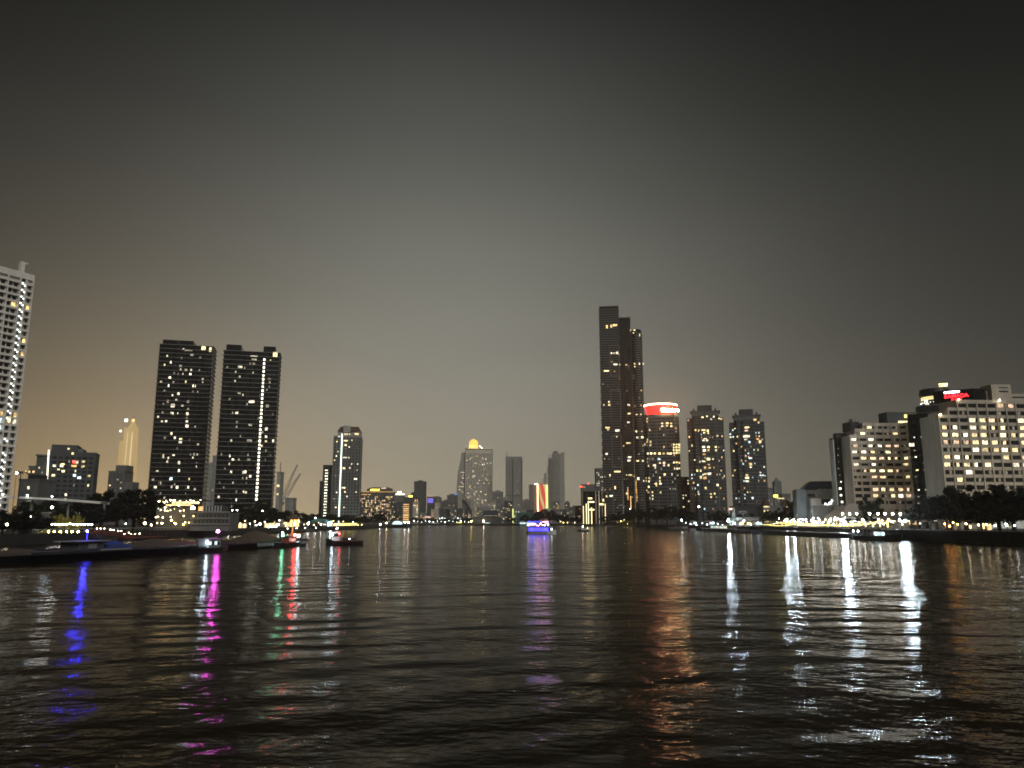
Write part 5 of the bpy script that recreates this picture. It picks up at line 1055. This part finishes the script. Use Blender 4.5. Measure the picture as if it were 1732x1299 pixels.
def small_boat(u, v, L, hd, label, lamps, canopy='grey_paint', hullm='black_hull', cab='white_paint', name='river_boat'):
    c = atZ(u, v); t = thing(name, label, 'boat', (c.x, c.y, 0), hd); W = L * .26
    ob('hull', hull_mesh(L, W, .6 + L * .03, .3, .08, L * .06, .4, mat=hullm), t); z = .6 + L * .03
    part(t, 'cabin', cab, -L * .28, L * .16, -W * .33, W * .33, z, z + 1.3); part(t, 'canopy', canopy, -L * .36, L * .24, -W * .45, W * .45, z + 1.9, z + 2.05)
    for sx in (-.34, -.1, .22):
        for sy in (-.42, .42): part(t, 'canopy_post', 'dark_metal', L * sx - .05, L * sx + .05, W * sy - .05, W * sy + .05, z, z + 1.9)
    for (m, r, f, dz) in lamps: bulb(t, m, r, L * f, -W * .5, z + dz)
    return t
small_boat(987, 899, 8, R(160), 'small distant boat with single warm lamp beyond the party boat', [('lamp_warm', .3, .1, 2.4), ('lamp_white', .12, -.3, 1.2)])
def dome_ferry():
    c = atZ(675, 893); t = thing('ferry', 'dark ferry with pale teal dome canopy and two bow floodlights', 'ferry', (c.x, c.y, 0), R(-8)); L = 25
    ob('hull', hull_mesh(L, 6, 1.9, .2, .1, .8, .8), t); part(t, 'deckhouse', 'dark_metal', -L * .3, L * .35, -2.4, 2.4, 1.9, 3.6)
    n = 10; mb = MB(); pr = [(4.6 * math.cos(math.pi * k / n), 3.4 * math.sin(math.pi * k / n)) for k in range(n + 1)]
    for k in range(n): mb.add([(pr[k][0], -2.4, 3.6 + pr[k][1]), (pr[k + 1][0], -2.4, 3.6 + pr[k + 1][1]), (pr[k + 1][0], 2.4, 3.6 + pr[k + 1][1]), (pr[k][0], 2.4, 3.6 + pr[k][1]), (0, -2.4, 3.6), (0, 2.4, 3.6)], [(0, 1, 2, 3), (0, 4, 1), (3, 2, 5)])
    mb.build('dome_canopy', 'veil_cool', t, (-2, 0, 0))
    for xx in (6.5, 10.5): MB().tube([(xx, -2.2, 3), (xx, -2.2, 5.6)], .1).build('lamp_post', 'dark_metal', t); bulb(t, 'lamp_white', .6, xx, -2.4, 5.6, 'floodlight')
    bulb(t, 'lamp_warm', .6, -L * .5, -2.6, 5.0, 'stern_lamp'); MB().tube([(-L * .5, -2.6, 1.8), (-L * .5, -2.6, 4.6)], .1).build('lamp_post', 'dark_metal', t)
dome_ferry()
def moored(label, X, Ya, Yb, W, H, mat, extra=None, group=None):
    t = thing('moored_barge', label, 'barge', (X, (Ya + Yb) / 2, 0), math.pi / 2, group); L = Yb - Ya
    ob('hull', hull_mesh(L, W, H, .12, .12, .35, .6, mat=mat), t)
    rail = MB(); n = int(L / 3)
    for k in range(n + 1): xx = -L / 2 + 2 + (L - 4) * k / n; rail.tube([(xx, W * .45, H), (xx, W * .45, H + 1.1)], .05, 4)
    rail.tube([(-L / 2 + 2, W * .45, H + 1.1), (L / 2 - 2, W * .45, H + 1.1)], .05, 4); rail.build('railing', 'grey_paint', t)
    if extra: extra(t, L, W, H)
    return t
def shed(t, L, W, H):
    part(t, 'deckhouse', 'grey_paint', -L * .1, L * .24, -W * .4, W * .3, H, H + 2.4); part(t, 'deckhouse_roof', 'white_paint', -L * .12, L * .26, -W * .45, W * .4, H + 2.4, H + 2.6)
    for k in range(12): part(t, 'deckhouse_window', 'veil_cool' if k % 3 else 'veil_warm', -L * .09 + k * L * .027, -L * .09 + k * L * .027 + 1.3, W * .3, W * .3 + .12, H + .6, H + 1.9)
moored('long blue hulled pontoon with bright white deckhouse windows', 132.5, 425, 545, 8, 1.7, 'blue_hull', shed)
moored('blue black pontoon moored along the lit promenade', 133.5, 305, 418, 7, 1.9, 'blue_hull')
moored('low pale launch moored before the dark trees', 133, 575, 660, 6, 1.3, 'grey_paint', lambda t, L, W, H: part(t, 'deckhouse', 'grey_paint', -L * .2, L * .2, -W * .3, W * .3, H, H + 1.4))
moored('dark landing pontoon with small white bollard lamps on the left bank', -129, 430, 520, 8, 1.0, 'black_hull', lambda t, L, W, H: [bulb(t, 'lamp_white', .16, L * f, -W * .4, H + 1.6) for f in (-.4, -.2, 0, .3)])
def cruise():
    t = thing('river_boat', 'long river boat with dark canopy and pale blue lit stern', 'boat', (129.5, 277, 0), math.pi / 2 + R(180)); L = 33; W = 6
    ob('hull', hull_mesh(L, W, 1.4, .25, .08, 1.0, .7), t); part(t, 'cabin', 'dark_metal', -L * .38, L * .2, -W * .36, W * .36, 1.4, 2.3); part(t, 'canopy', 'dark_metal', -L * .42, L * .28, -W * .5, W * .5, 3.6, 3.8)
    for k in range(9): part(t, 'canopy_post', 'grey_paint', -L * .4 + k * L * .08, -L * .4 + k * L * .08 + .12, -W * .48, -W * .44, 1.4, 3.6)
    for k in range(6): part(t, 'side_panel', 'veil_cool', L * .06 + k * 1.3, L * .06 + k * 1.3 + 1.1, -W * .44, -W * .40, 1.7, 2.9)
    for f in (-.4, -.28): bulb(t, 'lamp_white', .22, L * f, -W * .5, 3.0)
cruise()

# ================================================================== lamps and things on the two promenades
def lamp(p, zg, mat, r, label, group, name='lamp_post', h0=None, arm=0.0):
    t = thing(name, label, 'lamp', (p.x, p.y, zg), 0, group); h = p.z - zg
    MB().tube([(0, .0, 0), (0, 0, h - r)], [.12, .07], 6).build('pole', 'dark_metal', t); MB().lathe([(.28, 0), (.28, .25), (.13, .4)], n=8).build('foot', 'dark_metal', t)
    ob('globe', ballm(mat, r), t, (0, 0, h)); return t
# right promenade, tall globes
for u in (1425, 1437, 1449, 1471, 1485, 1497, 1510, 1523): lamp(atX(u, 869, 146), GR, 'lamp_globe', .34, 'tall lamp post with one round globe before the beige hotel', 'tall globe lamps on the lit promenade')
for (u, v) in ((1386, 880), (1373, 880), (1363, 879), (1459, 879), (1486, 879), (1503, 879), (1404, 880), (1411, 879)): lamp(atX(u, v, 142.5), GR, 'lamp_globe', .28, 'shorter lamp post among the yellow rope lights', 'shorter lamps among the rope lights')
for (u, v, m, r) in ((1329.5, 880, 'flood_white', .42), (1342.5, 880, 'flood_white', .30), (1424, 880, 'flood_white', .42), (1430, 884, 'flood_white', .3), (1522, 880, 'flood_white', .28), (1531, 881, 'flood_white', .40)):
    lamp(atX(u, v, 140), GR, m, r, 'dazzling white floodlight post at the water edge of the restaurant', 'white floodlights at the water edge', 'floodlight_post')
for (u, v, X, m, r, lab) in ((1232, 880.5, 139, 'flood_white', .55, 'dazzling white floodlight over the blue pontoon'), (1153, 880, 141, 'lamp_cool', .42, 'white floodlight by the far end of the blue pontoon'), (1182, 857, 150, 'lamp_white', .5, 'high white lamp above the white pier shed'),
        (1258, 881, 140, 'lamp_white', .34, 'white lamp beside the pontoon gangway'), (1101, 872, 150, 'lamp_white', .3, 'lone white lamp among dark trees'), (1066, 861, 160, 'lamp_white', .5, 'pale lamp under the tallest skyscraper'), (1058, 857, 165, 'lamp_warm', .4, 'warm lamp under the tallest skyscraper')):
    lamp(atX(u, v, X), GR, m, r, lab, None)
def rope(u0, u1, v0, v1, X, label, mat='rope_yellow'):
    a, b = atX(u0, v0, X), atX(u1, v1, X); t = thing('light_rope', label, 'rope light', (a.x, a.y, GR), 0, 'yellow rope lights of the restaurant'); n = 14
    pts = [(0, (b.y - a.y) * k / n, a.z + (b.z - a.z) * k / n - GR - 1.1 * (1 - (2 * k / n - 1) ** 2) * .5) for k in range(n + 1)]
    MB().tube(pts, .13, 5).build('rope', mat, t); MB().tube([(0, 0, 0), (0, 0, a.z - GR)], .08, 5).build('post', 'dark_metal', t); return t
RL = 'sagging yellow rope light along the restaurant terrace'
for k, (a, b, v0, v1) in enumerate(((1288, 1316, 887, 884), (1316, 1346, 884, 882), (1346, 1376, 883, 886), (1376, 1402, 886, 887), (1402, 1430, 887, 886), (1430, 1458, 886, 883), (1458, 1484, 884, 882), (1484, 1508, 884, 880), (1300, 1340, 888, 887), (1340, 1400, 886, 888), (1400, 1470, 888, 886))): rope(a, b, v0, v1, 141 + (k % 2) * 1.5, RL)
def restaurant():
    Ya, Yb = atX(1500, 885, 142).y, atX(1300, 885, 142).y
    t = thing('terrace_restaurant', 'open riverside restaurant terrace with long awning and glowing yellow drapes', 'restaurant', (143.5, (Ya + Yb) / 2, GR + .06)); L = Yb - Ya
    part(t, 'awning', 'beige_wall', .5, 7, -L / 2, L / 2, 3.0, 3.15); part(t, 'floor_deck', 'paving', -.5, 7, -L / 2, L / 2, 0, .2); part(t, 'back_wall', 'mid_concrete', 6.6, 7, -L / 2, L / 2, .2, 3.0)
    n = 22; r = random.Random(5)
    for k in range(n):
        y = -L / 2 + L * (k + .5) / n; part(t, 'awning_post', 'dark_metal', .55, .67, y - .06, y + .06, .2, 3.0)
        part(t, 'drape', r.choice(('veil_warm', 'veil_warm', 'rope_yellow', 'veil_cool')), .9, 1.0, y + .6, y + .6 + r.uniform(.7, 1.5), .9, 2.0 + r.random() * .6)
        ob('lantern', ballm('lamp_warm' if k % 5 == 0 else 'stair_warm', .22), t, (r.uniform(-.2, 3), y + r.random(), 2.2 + r.random() * .7))
        part(t, 'table', 'white_paint', 1.6, 2.6, y - .5, y + .5, .9, 1.0)
    for k in range(46): ob('bulb', ballm('lamp_far' if k % 3 else 'lamp_farwarm', .26), t, (r.uniform(-.4, 5), -L / 2 + L * r.random(), r.uniform(1.6, 4.8)))
    rl = MB()
    for k in range(40): rl.tube([(-.4, -L / 2 + L * k / 39, .2), (-.4, -L / 2 + L * k / 39, 1.2)], .04, 4)
    rl.tube([(-.4, -L / 2, 1.2), (-.4, L / 2, 1.2)], .05, 4); rl.build('railing', 'grey_paint', t)
restaurant()
def pier_shed():
    t = thing('pier_shed', 'pale pier shed with rounded white gable by the blue pontoon', 'shed', (152, 515, GR)); 
    part(t, 'wall', 'white_wall', -6, 8, -9, 10, 0, 5.5); part(t, 'roof', 'grey_paint', -7, 9, -10, 11, 5.5, 5.9); n = 8
    MB().prism([(-6.2, -5), (-6.0, -5), (-6.0, 3), (-6.2, 3)], 5.9, 12, [(-6.2, -3), (-6.0, -3), (-6.0, 0), (-6.2, 0)]).build('gable', 'white_wall', t)
    for k in range(6): part(t, 'doorway', 'veil_cool' if k % 2 else 'dark_glass', -6.15, -6.0, -8 + k * 3, -6.2 + k * 3, .4, 3.2)
    MB().lathe([(.2, 0), (2.4, .3), (2.8, 1.0), (2.4, 1.7), (.2, 2)], (-3, -12, 8), 14).build('water_tank', 'grey_paint', t); MB().tube([(-3, -12, 0), (-3, -12, 8)], .3).build('tank_leg', 'grey_paint', t)
pier_shed()
def stall(u, X, w, label, m, zg, side):
    p = atX(u, 885, X); t = thing('market_stall', label, 'stall', (X, p.y, zg + .06), 0, None); s = side
    MB().prism([(-2, -w / 2), (2, -w / 2), (2, w / 2), (-2, w / 2)], 2.6, 3.8, [(-.4, -w * .35), (.4, -w * .35), (.4, w * .35), (-.4, w * .35)]).build('roof', 'grey_paint', t)
    for a in (-1.8, 1.8):
        for b in (-w * .45, w * .45): part(t, 'post', 'dark_metal', a - .08, a + .08, b - .08, b + .08, 0, 2.6)
    part(t, 'counter', 'white_paint', s * 1.6 - .3, s * 1.6 + .3, -w * .4, w * .4, 0, 1.0); part(t, 'lit_back', m, -s * 1.7 - .06, -s * 1.7 + .06, -w * .42, w * .42, 1.1, 2.5)
    return t
for (u, w, m, lab) in ((1250, 10, 'veil_warm', 'stall with amber back wall beside the pontoon gangway'), (1262, 9, 'veil_warm', 'second amber lit stall nearer the white lamp'), (1278, 14, 'veil_cool', 'cool white lit stall next to the restaurant'), (1200, 16, 'veil_cool', 'white lit waiting hut behind the long blue pontoon'), (1172, 12, 'veil_cool', 'white lit hut near the far pontoon floodlight'), (1040, 40, 'veil_warm', 'warm lit waterside cafe below the tallest skyscraper'), (1004, 60, 'win_orange', 'row of faint amber stalls near the gold columned hall')):
    stall(u, 141.5, w, lab, m, GR, -1)
for k, (u, v) in enumerate(((1030, 883), (1042, 881), (1046, 884), (1050, 882), (1056, 879), (1062, 876), (1068, 878), (1018, 884), (1008, 883), (960, 884), (972, 884), (948, 882), (953, 884))):
    p = atX(u, v, 146) if u > 1000 else atY(u, v, 1120); lamp(p, GR if u > 1000 else 2.2, 'lamp_warm' if k % 3 else 'lamp_yellow', .34, 'distant warm quay lamp below the tall towers', 'distant warm quay lamps')
def garden_pavilion():
    p = atX(1625, 888, 152); t = thing('garden_pavilion', 'amber lit garden pavilion under the black trees', 'pavilion', (153, 268, GR))
    part(t, 'floor_deck', 'paving', -5, 5, -14, 14, 0, .2); part(t, 'roof', 'brown_roof', -5.5, 5.5, -15, 15, 3.2, 3.5)
    for k in range(8):
        part(t, 'post', 'bark', -4.9, -4.7, -13 + k * 3.7, -12.8 + k * 3.7, .2, 3.2); 
        if k in (0, 1, 3, 6, 7): part(t, 'lit_screen', 'veil_warm' if k % 2 else 'win_orange', 3.2, 3.3, -13 + k * 3.7, -13 + k * 3.7 + (2.9, 1.6, 2.2, 1.2)[k % 4], .4 + .3 * (k % 2), 2.2 + .3 * (k % 3))
garden_pavilion()
for (u, v, m) in ((1598, 886, 'lamp_orange'), (1606, 890, 'lamp_orange'), (1612, 884, 'lamp_orange'), (1620, 887, 'lamp_yellow'), (1634, 886, 'lamp_warm'), (1655, 888, 'lamp_warm'), (1668, 887, 'lamp_warm'), (1683, 889, 'lamp_warm'), (1703, 889, 'lamp_warm'), (1716, 889, 'lamp_globe')):
    lamp(atX(u, v, 146), GR, m, .2, 'low amber garden lamp among the black tree trunks', 'low garden lamps under the black trees', 'garden_lamp')
def pool_glow():
    t = thing('pool_terrace', 'bluish lit pool terrace at the foot of the large hotel', 'terrace', (208, 296, GR)); part(t, 'wall', 'white_wall', -30, 30, 0, .5, 0, 7); part(t, 'floor_deck', 'paving', -30, 30, -8, 0, 0, .5)
    for k in range(4): ob('pool_lamp', ballm('lamp_cool', .3), t, (-24 + k * 15, -5, 2.2)); part(t, 'lamp_stand', 'dark_metal', -24.06 + k * 15, -23.94 + k * 15, -5.06, -4.94, .5, 2.0)
pool_glow()

# left promenade
for k in range(13):
    u = 82 + k * 6.1; lamp(atX(u, 887 - (0 if k != 6 else 1), BL - 1.5), GL, 'lamp_globe', .2, 'low white lamp in the bright row before yellow shrubs', 'bright row of promenade lamps', 'promenade_lamp')
for (u, v) in ((164, 894), (170, 894), (176.5, 894), (187, 896), (192, 896.5), (200, 898), (205, 898), (210.5, 903), (218, 901), (221.5, 903), (228.5, 903), (236, 902.5)): lamp(atX(u, v, -134), 1.2, 'lamp_warm', .13, 'small warm lamp along the red gangway', 'small lamps along the red gangway', 'gangway_lamp')
def uplights():  # lamps assumed from the yellow lit foliage, added to light the shrubs
    for k, (u) in enumerate((84, 94, 104, 114, 124, 134)):
        p = atY(u, 888, 258); t = thing('assumed_uplight', 'small assumed yellow uplight at the foot of a shrub', 'lamp', (p.x, 258, GL), 0, 'assumed yellow uplights under the shrubs')
        MB().lathe([(.2, 0), (.24, .3), (.2, .35)], n=8).build('housing', 'dark_metal', t); ob('globe', ballm('lamp_uplight', .24), t, (0, -.3, .6))
uplights()
def gangway():
    a, b = atX(150, 898, -136.5), atX(222, 908, -131); t = thing('gangway', 'red railed gangway sloping down to a floating landing', 'gangway', (a.x, a.y, 0)); d = b - a
    d.z = 1.3 - 2.9; n = 14; sd = Vector((d.y, -d.x, 0)).normalized() * .9
    base = Vector((0, 0, 2.9))
    mb = MB(); mb.add([base + sd, base - sd, base + d - sd, base + d + sd] + [v - Vector((0, 0, .2)) for v in (base + sd, base - sd, base + d - sd, base + d + sd)], [(0, 1, 2, 3), (7, 6, 5, 4), (0, 3, 7, 4), (1, 5, 6, 2), (0, 4, 5, 1), (3, 2, 6, 7)]); mb.build('walkway', 'red_paint', t)
    for s in (1, -1):
        rl = MB(); rl.tube([base + sd * s + Vector((0, 0, 1)), base + d + sd * s + Vector((0, 0, 1))], .07, 5)
        for k in range(n + 1): q = base + d * (k / n) + sd * s; rl.tube([q, q + Vector((0, 0, 1))], .05, 4)
        rl.build('railing', 'red_paint', t)
gangway()
def landing():
    a, b = atX(212, 911, -131), atX(270, 911, -131); t = thing('floating_landing', 'low red edged floating landing at end of gangway', 'pontoon', (-131, (a.y + b.y) / 2, 0)); L = b.y - a.y
    part(t, 'float', 'black_hull', -2.5, 2.5, -L / 2, L / 2, -.4, .9); part(t, 'deck', 'red_paint', -2.6, 2.6, -L / 2 - .1, L / 2 + .1, .9, 1.05)
    for k in range(5): MB().tube([(2.4, -L / 2 + L * k / 4, 1), (2.4, -L / 2 + L * k / 4, 2.4)], .12).build('bollard', 'red_paint', t)
landing()
def rail_walk(): 
    t = thing('promenade_railing', 'pale railing along the lamp lit left promenade', 'railing', (BL - .4, 0, GL)); Ya, Yb = 226, 330; n = 34
    for k in range(n + 1): part(t, 'baluster', 'grey_paint', -.05, .05, Ya + (Yb - Ya) * k / n - .05, Ya + (Yb - Ya) * k / n + .05, .5, 1.5)
    part(t, 'handrail', 'white_paint', -.08, .08, Ya, Yb, 1.5, 1.62)
rail_walk()
LB = [(12, 887, -140, 'lamp_warm', .3, 'round warm lamp among the black bushes'), (88, 858, -165, 'lamp_cool', .32, 'greenish white lamp in front of the dark hotel block'), (52, 874, -150, 'lamp_warm', .16, 'tiny warm lamp under the low roof'), (28, 800, -175, 'lamp_white', .34, 'white lamp high beside the condominium palm'),
      (245, 885, -142, 'lamp_warm', .45, 'large warm lamp by the club steps'), (213, 886, -139, 'lamp_white', .18, 'slim white lamp over the floating landing'), (256, 888, -140, 'lamp_warm', .3, 'warm lamp low beside the club wall'), (274, 885, -141, 'lamp_warm', .3, 'amber lamp under the club terrace'), (290, 880, -143, 'lamp_orange', .34, 'orange lamp on the club stairway'), (297, 886, -140, 'lamp_orange', .28, 'second orange lamp at foot of club stairway'),
      (310, 887, -139, 'lamp_yellow', .28, 'yellow lamp on the club landing'), (387, 888, -137, 'lamp_white', .34, 'white lamp at the jetty canopy'), (393, 863, -150, 'lamp_white', .24, 'white lamp beside the dark club tree'), (401, 863, -150, 'lamp_white', .22, 'second white lamp beside the dark club tree'), (444, 864, -152, 'lamp_white', .26, 'white lamp in the trees below the black tower'),
      (440, 886, -139, 'lamp_cool', .4, 'greenish floodlight at the tree lined quay'), (434, 888, -138, 'lamp_white', .24, 'small white lamp near the greenish floodlight'), (471, 887, -139, 'lamp_white', .4, 'white lamp before the amber facade'), (521, 886, -139, 'lamp_white', .5, 'white floodlight beside the pale landing'), (533, 876, -145, 'lamp_white', .3, 'small white lamp left of the teal pavilion roof'),
      (543, 887, -139, 'lamp_globe', .36, 'round white lamp under the teal pavilion'), (559, 885.5, -138, 'lamp_cool', .62, 'strong white floodlight beside white hanging curtain'), (604, 877, -150, 'lamp_white', .3, 'white lamp over the yellow lit garden'), (643, 887, -139, 'lamp_white', .6, 'white quay lamp at the small jetty'), (612, 877, -150, 'lamp_warm', .4, 'warm lamp over the yellow lit garden')]
for (u, v, X, m, r, lab) in LB: lamp(atX(u, v, X), GL, m, r, lab, None)
def strip(u0, u1, v0, v1, X, label, m, name='lit_arcade'):
    a, b = atX(u0, v1, X), atX(u1, v0, X); t = thing(name, label, 'arcade', (X - 2, (a.y + b.y) / 2, GL + .06)); L = abs(b.y - a.y); zt = max(2.6, (a.z + b.z) / 2 - GL + 1.0)
    part(t, 'roof', 'dark_metal', -2.5, 2.2, -L / 2, L / 2, zt, zt + .25); part(t, 'back_wall', 'beige_wall', -2.4, -2.2, -L / 2, L / 2, 0, zt); n = max(3, int(L / 6))
    for k in range(n + 1): part(t, 'post', 'white_paint', 1.9, 2.1, -L / 2 + L * k / n - .1, -L / 2 + L * k / n + .1, 0, zt)
    for k in range(n): part(t, 'light_panel', m, -2.15, -2.05, -L / 2 + L * (k + .12) / n, -L / 2 + L * (k + .85) / n, .5, zt - .4)
strip(392, 431, 884, 893, -139, 'long yellow lit waterside arcade below the dark trees', 'veil_warm'); strip(459, 482, 884, 891, -139, 'short yellow lit arcade between two white lamps', 'veil_warm'); strip(574, 612, 882, 892, -138, 'bright yellow garden arcade behind the tug', 'rope_yellow'); strip(563, 574, 885, 892, -138.5, 'pinkish lit stall row behind the tug wheelhouse', 'win_pink'); strip(360, 386, 886, 894, -138, 'cool white lit jetty hall with striped canopy', 'veil_cool')
def amber_facade():
    a, b = atX(487, 885, -141), atX(511, 885, -141); t = thing('riverside_restaurant', 'two storey restaurant with amber glowing front and flame like uplights', 'restaurant', (-146, (a.y + b.y) / 2, GL)); L = b.y - a.y
    part(t, 'wall', 'beige_wall', -5, 3, -L / 2, L / 2, 0, 5.2); MB().prism([(-6, -L / 2 - 1), (4, -L / 2 - 1), (4, L / 2 + 1), (-6, L / 2 + 1)], 5.2, 8.2, [(-3, -L * .35), (1, -L * .35), (1, L * .35), (-3, L * .35)]).build('roof', 'brown_roof', t)
    for k in range(6): part(t, 'window', 'win_warm' if k % 2 else 'veil_warm', 3.0, 3.15, -L / 2 + L * (k + .15) / 6, -L / 2 + L * (k + .85) / 6, .6, 3.4)
    for k in range(4): ob('uplight', ballm('lamp_orange', .3), t, (3.8, -L / 2 + L * (k + .5) / 4, 4.2))
amber_facade()
def teal_tent():
    p = atX(547, 884, -140); t = thing('pavilion', 'waterside pavilion with shallow teal curved roof and white curtain', 'pavilion', (-141, p.y, GL + .06)); n = 10; w = 34
    prof = [(-w / 2 + w * k / n, 3.2 + 2.2 * math.sin(math.pi * k / n)) for k in range(n + 1)]; mb = MB()
    for k in range(n): (y0, z0), (y1, z1) = prof[k], prof[k + 1]; mb.add([(-5, y0, z0), (4, y0, z0), (4, y1, z1), (-5, y1, z1), (-5, y0, z0 + .2), (4, y0, z0 + .2), (4, y1, z1 + .2), (-5, y1, z1 + .2)], [(3, 2, 1, 0), (4, 5, 6, 7), (1, 2, 6, 5), (0, 4, 7, 3)])
    mb.build('roof', 'teal_cloth', t)
    for k in range(5): part(t, 'post', 'white_paint', 3.6, 3.8, -w / 2 + w * k / 4 - .1 * (k - 2), -w / 2 + w * k / 4 + .2, 0, 3.3)
    for k in range(5): part(t, 'curtain', 'veil_cool', 2.6, 2.7, w / 2 - 12 + k * 2.3, w / 2 - 10.2 + k * 2.3, .2, 3.2)
teal_tent()
def canopy_walk():
    t = thing('entrance_canopy', 'curved pale canopy roof at the foot of the white condominium', 'canopy', (-190, 300, GL)); pts = []; n = 12
    mb = MB()
    def pt(k): f = k / n; return Vector((-26 + 52 * f, 10 * f, 13.2 - 2.4 * f * f))
    for k in range(n):
        a, b = pt(k), pt(k + 1); mb.add([a, b, b + Vector((0, 7, 0)), a + Vector((0, 7, 0)), a + Vector((0, 0, .8)), b + Vector((0, 0, .8)), b + Vector((0, 7, .8)), a + Vector((0, 7, .8))], [(3, 2, 1, 0), (4, 5, 6, 7), (0, 1, 5, 4), (2, 3, 7, 6)])
    mb.build('roof', 'white_wall', t)
    for k in range(0, n + 1, 3): q = pt(k); part(t, 'post', 'grey_paint', q.x - .3, q.x + .3, q.y + 3, q.y + 3.6, 0, q.z)
    for k in range(5): ob('canopy_lamp', ballm('lamp_white', .22), t, pt(k * 2) + Vector((0, -.3, 1.4)))
canopy_walk()
def low_roof(u0, u1, v, X, label):
    a, b = atX(u0, v, X), atX(u1, v, X); t = thing('riverside_hut', label, 'hut', (X, (a.y + b.y) / 2, GL)); L = b.y - a.y; z = a.z - GL
    part(t, 'roof', 'concrete', -3, 3, -L / 2, L / 2, z, z + .3); part(t, 'wall', 'dark_concrete', -2.6, 2.6, -L / 2 + .3, L / 2 - .3, 0, z)
    part(t, 'doorway', 'dark_metal', 2.55, 2.65, -1, 1, 0, 2.2)
low_roof(47, 72, 868, -152, 'low hut with thin pale roof edge behind the black bushes')
def parasol():
    p = atY(52, 846, 318); t = thing('parasol', 'small pale garden parasol beside the canopy roof', 'parasol', (p.x, 318, GL)); h = p.z - GL
    MB().tube([(0, 0, 0), (0, 0, h)], .1).build('pole', 'grey_paint', t); MB().lathe([(1.9, 0), (1.2, .5), (.1, .9)], (0, 0, h - .6), 10).build('canopy', 'pale_concrete', t)
parasol()
# far bank lights
for k in range(16):
    u = 700 + k * 6.6; lamp(atY(u, 881 + (k % 3), 1288), 2.2, 'lamp_far', .38 if k % 4 else .8, 'tiny white quay lamp on the far bank', 'white quay lamps on the far bank')
lamp(atY(818, 881.5, 1230), 1.0, 'lamp_warm', 1.1, 'bright warm lamp in front of the dark waterside hall', None); lamp(atY(797, 882, 1232), 1.0, 'lamp_yellow', .9, 'yellow green lamp left of the dark waterside hall', None)

# shrubs lit by assumed, added lamps along the left quay and below the towers
for (u, X, h, m, lab, grp) in [(u, -147, 5.5, 'lamp_uplight', 'yellow lit garden shrub behind the bright garden arcade', 'yellow lit garden shrubs') for u in (582, 588, 594, 600, 606)] + [(u, -146, 5, 'lamp_cool', 'greenish lit shrub beside the greenish quay floodlight', 'greenish lit shrubs') for u in (446, 452, 458)] + [(u, 150, 6, 'lamp_uplight', 'yellow green lit shrub at the cafe below the skyscraper', 'lit shrubs at the cafe') for u in (1046, 1052, 1060, 1066)] + [(u, 149, 4.5, 'lamp_warm', 'warm lit shrub behind the amber stalls', 'lit shrubs behind the stalls') for u in (1246, 1256, 1268)]:
    p = atX(u, 884, X); zg = GL if X < 0 else GR; shrub(X, p.y, zg, h, 5.5, 'leaf_lit', lab, grp)
    t = thing('assumed_uplight', 'small assumed garden lamp in front of a lit shrub', 'lamp', (X - (3.2 if X > 0 else -3.2), p.y, zg), 0, 'assumed garden lamps before lit shrubs'); MB().lathe([(.2, 0), (.24, .3), (.2, .35)], n=8).build('housing', 'dark_metal', t); ob('globe', ballm(m, .2), t, (0, 0, .62))
for k, u in enumerate((1160, 1168, 1178, 1188, 1196, 1206, 1214, 1222, 1242, 1270, 1282)):
    lamp(atX(u, 884 + (k * 7) % 5, 139.5), GR, 'lamp_far', .3, 'small white lamp in the row behind the blue pontoon', 'small white lamps behind the blue pontoon')

for k in range(26):
    u = 398 + k * 8.3; lamp(atX(u, 880 + (k * 5) % 9, -140 - (k % 3) * 3), GL, 'lamp_farwarm' if k % 3 else 'lamp_far', .3, 'small lamp in the busy row along the left quay', 'busy row of small lamps along the left quay')
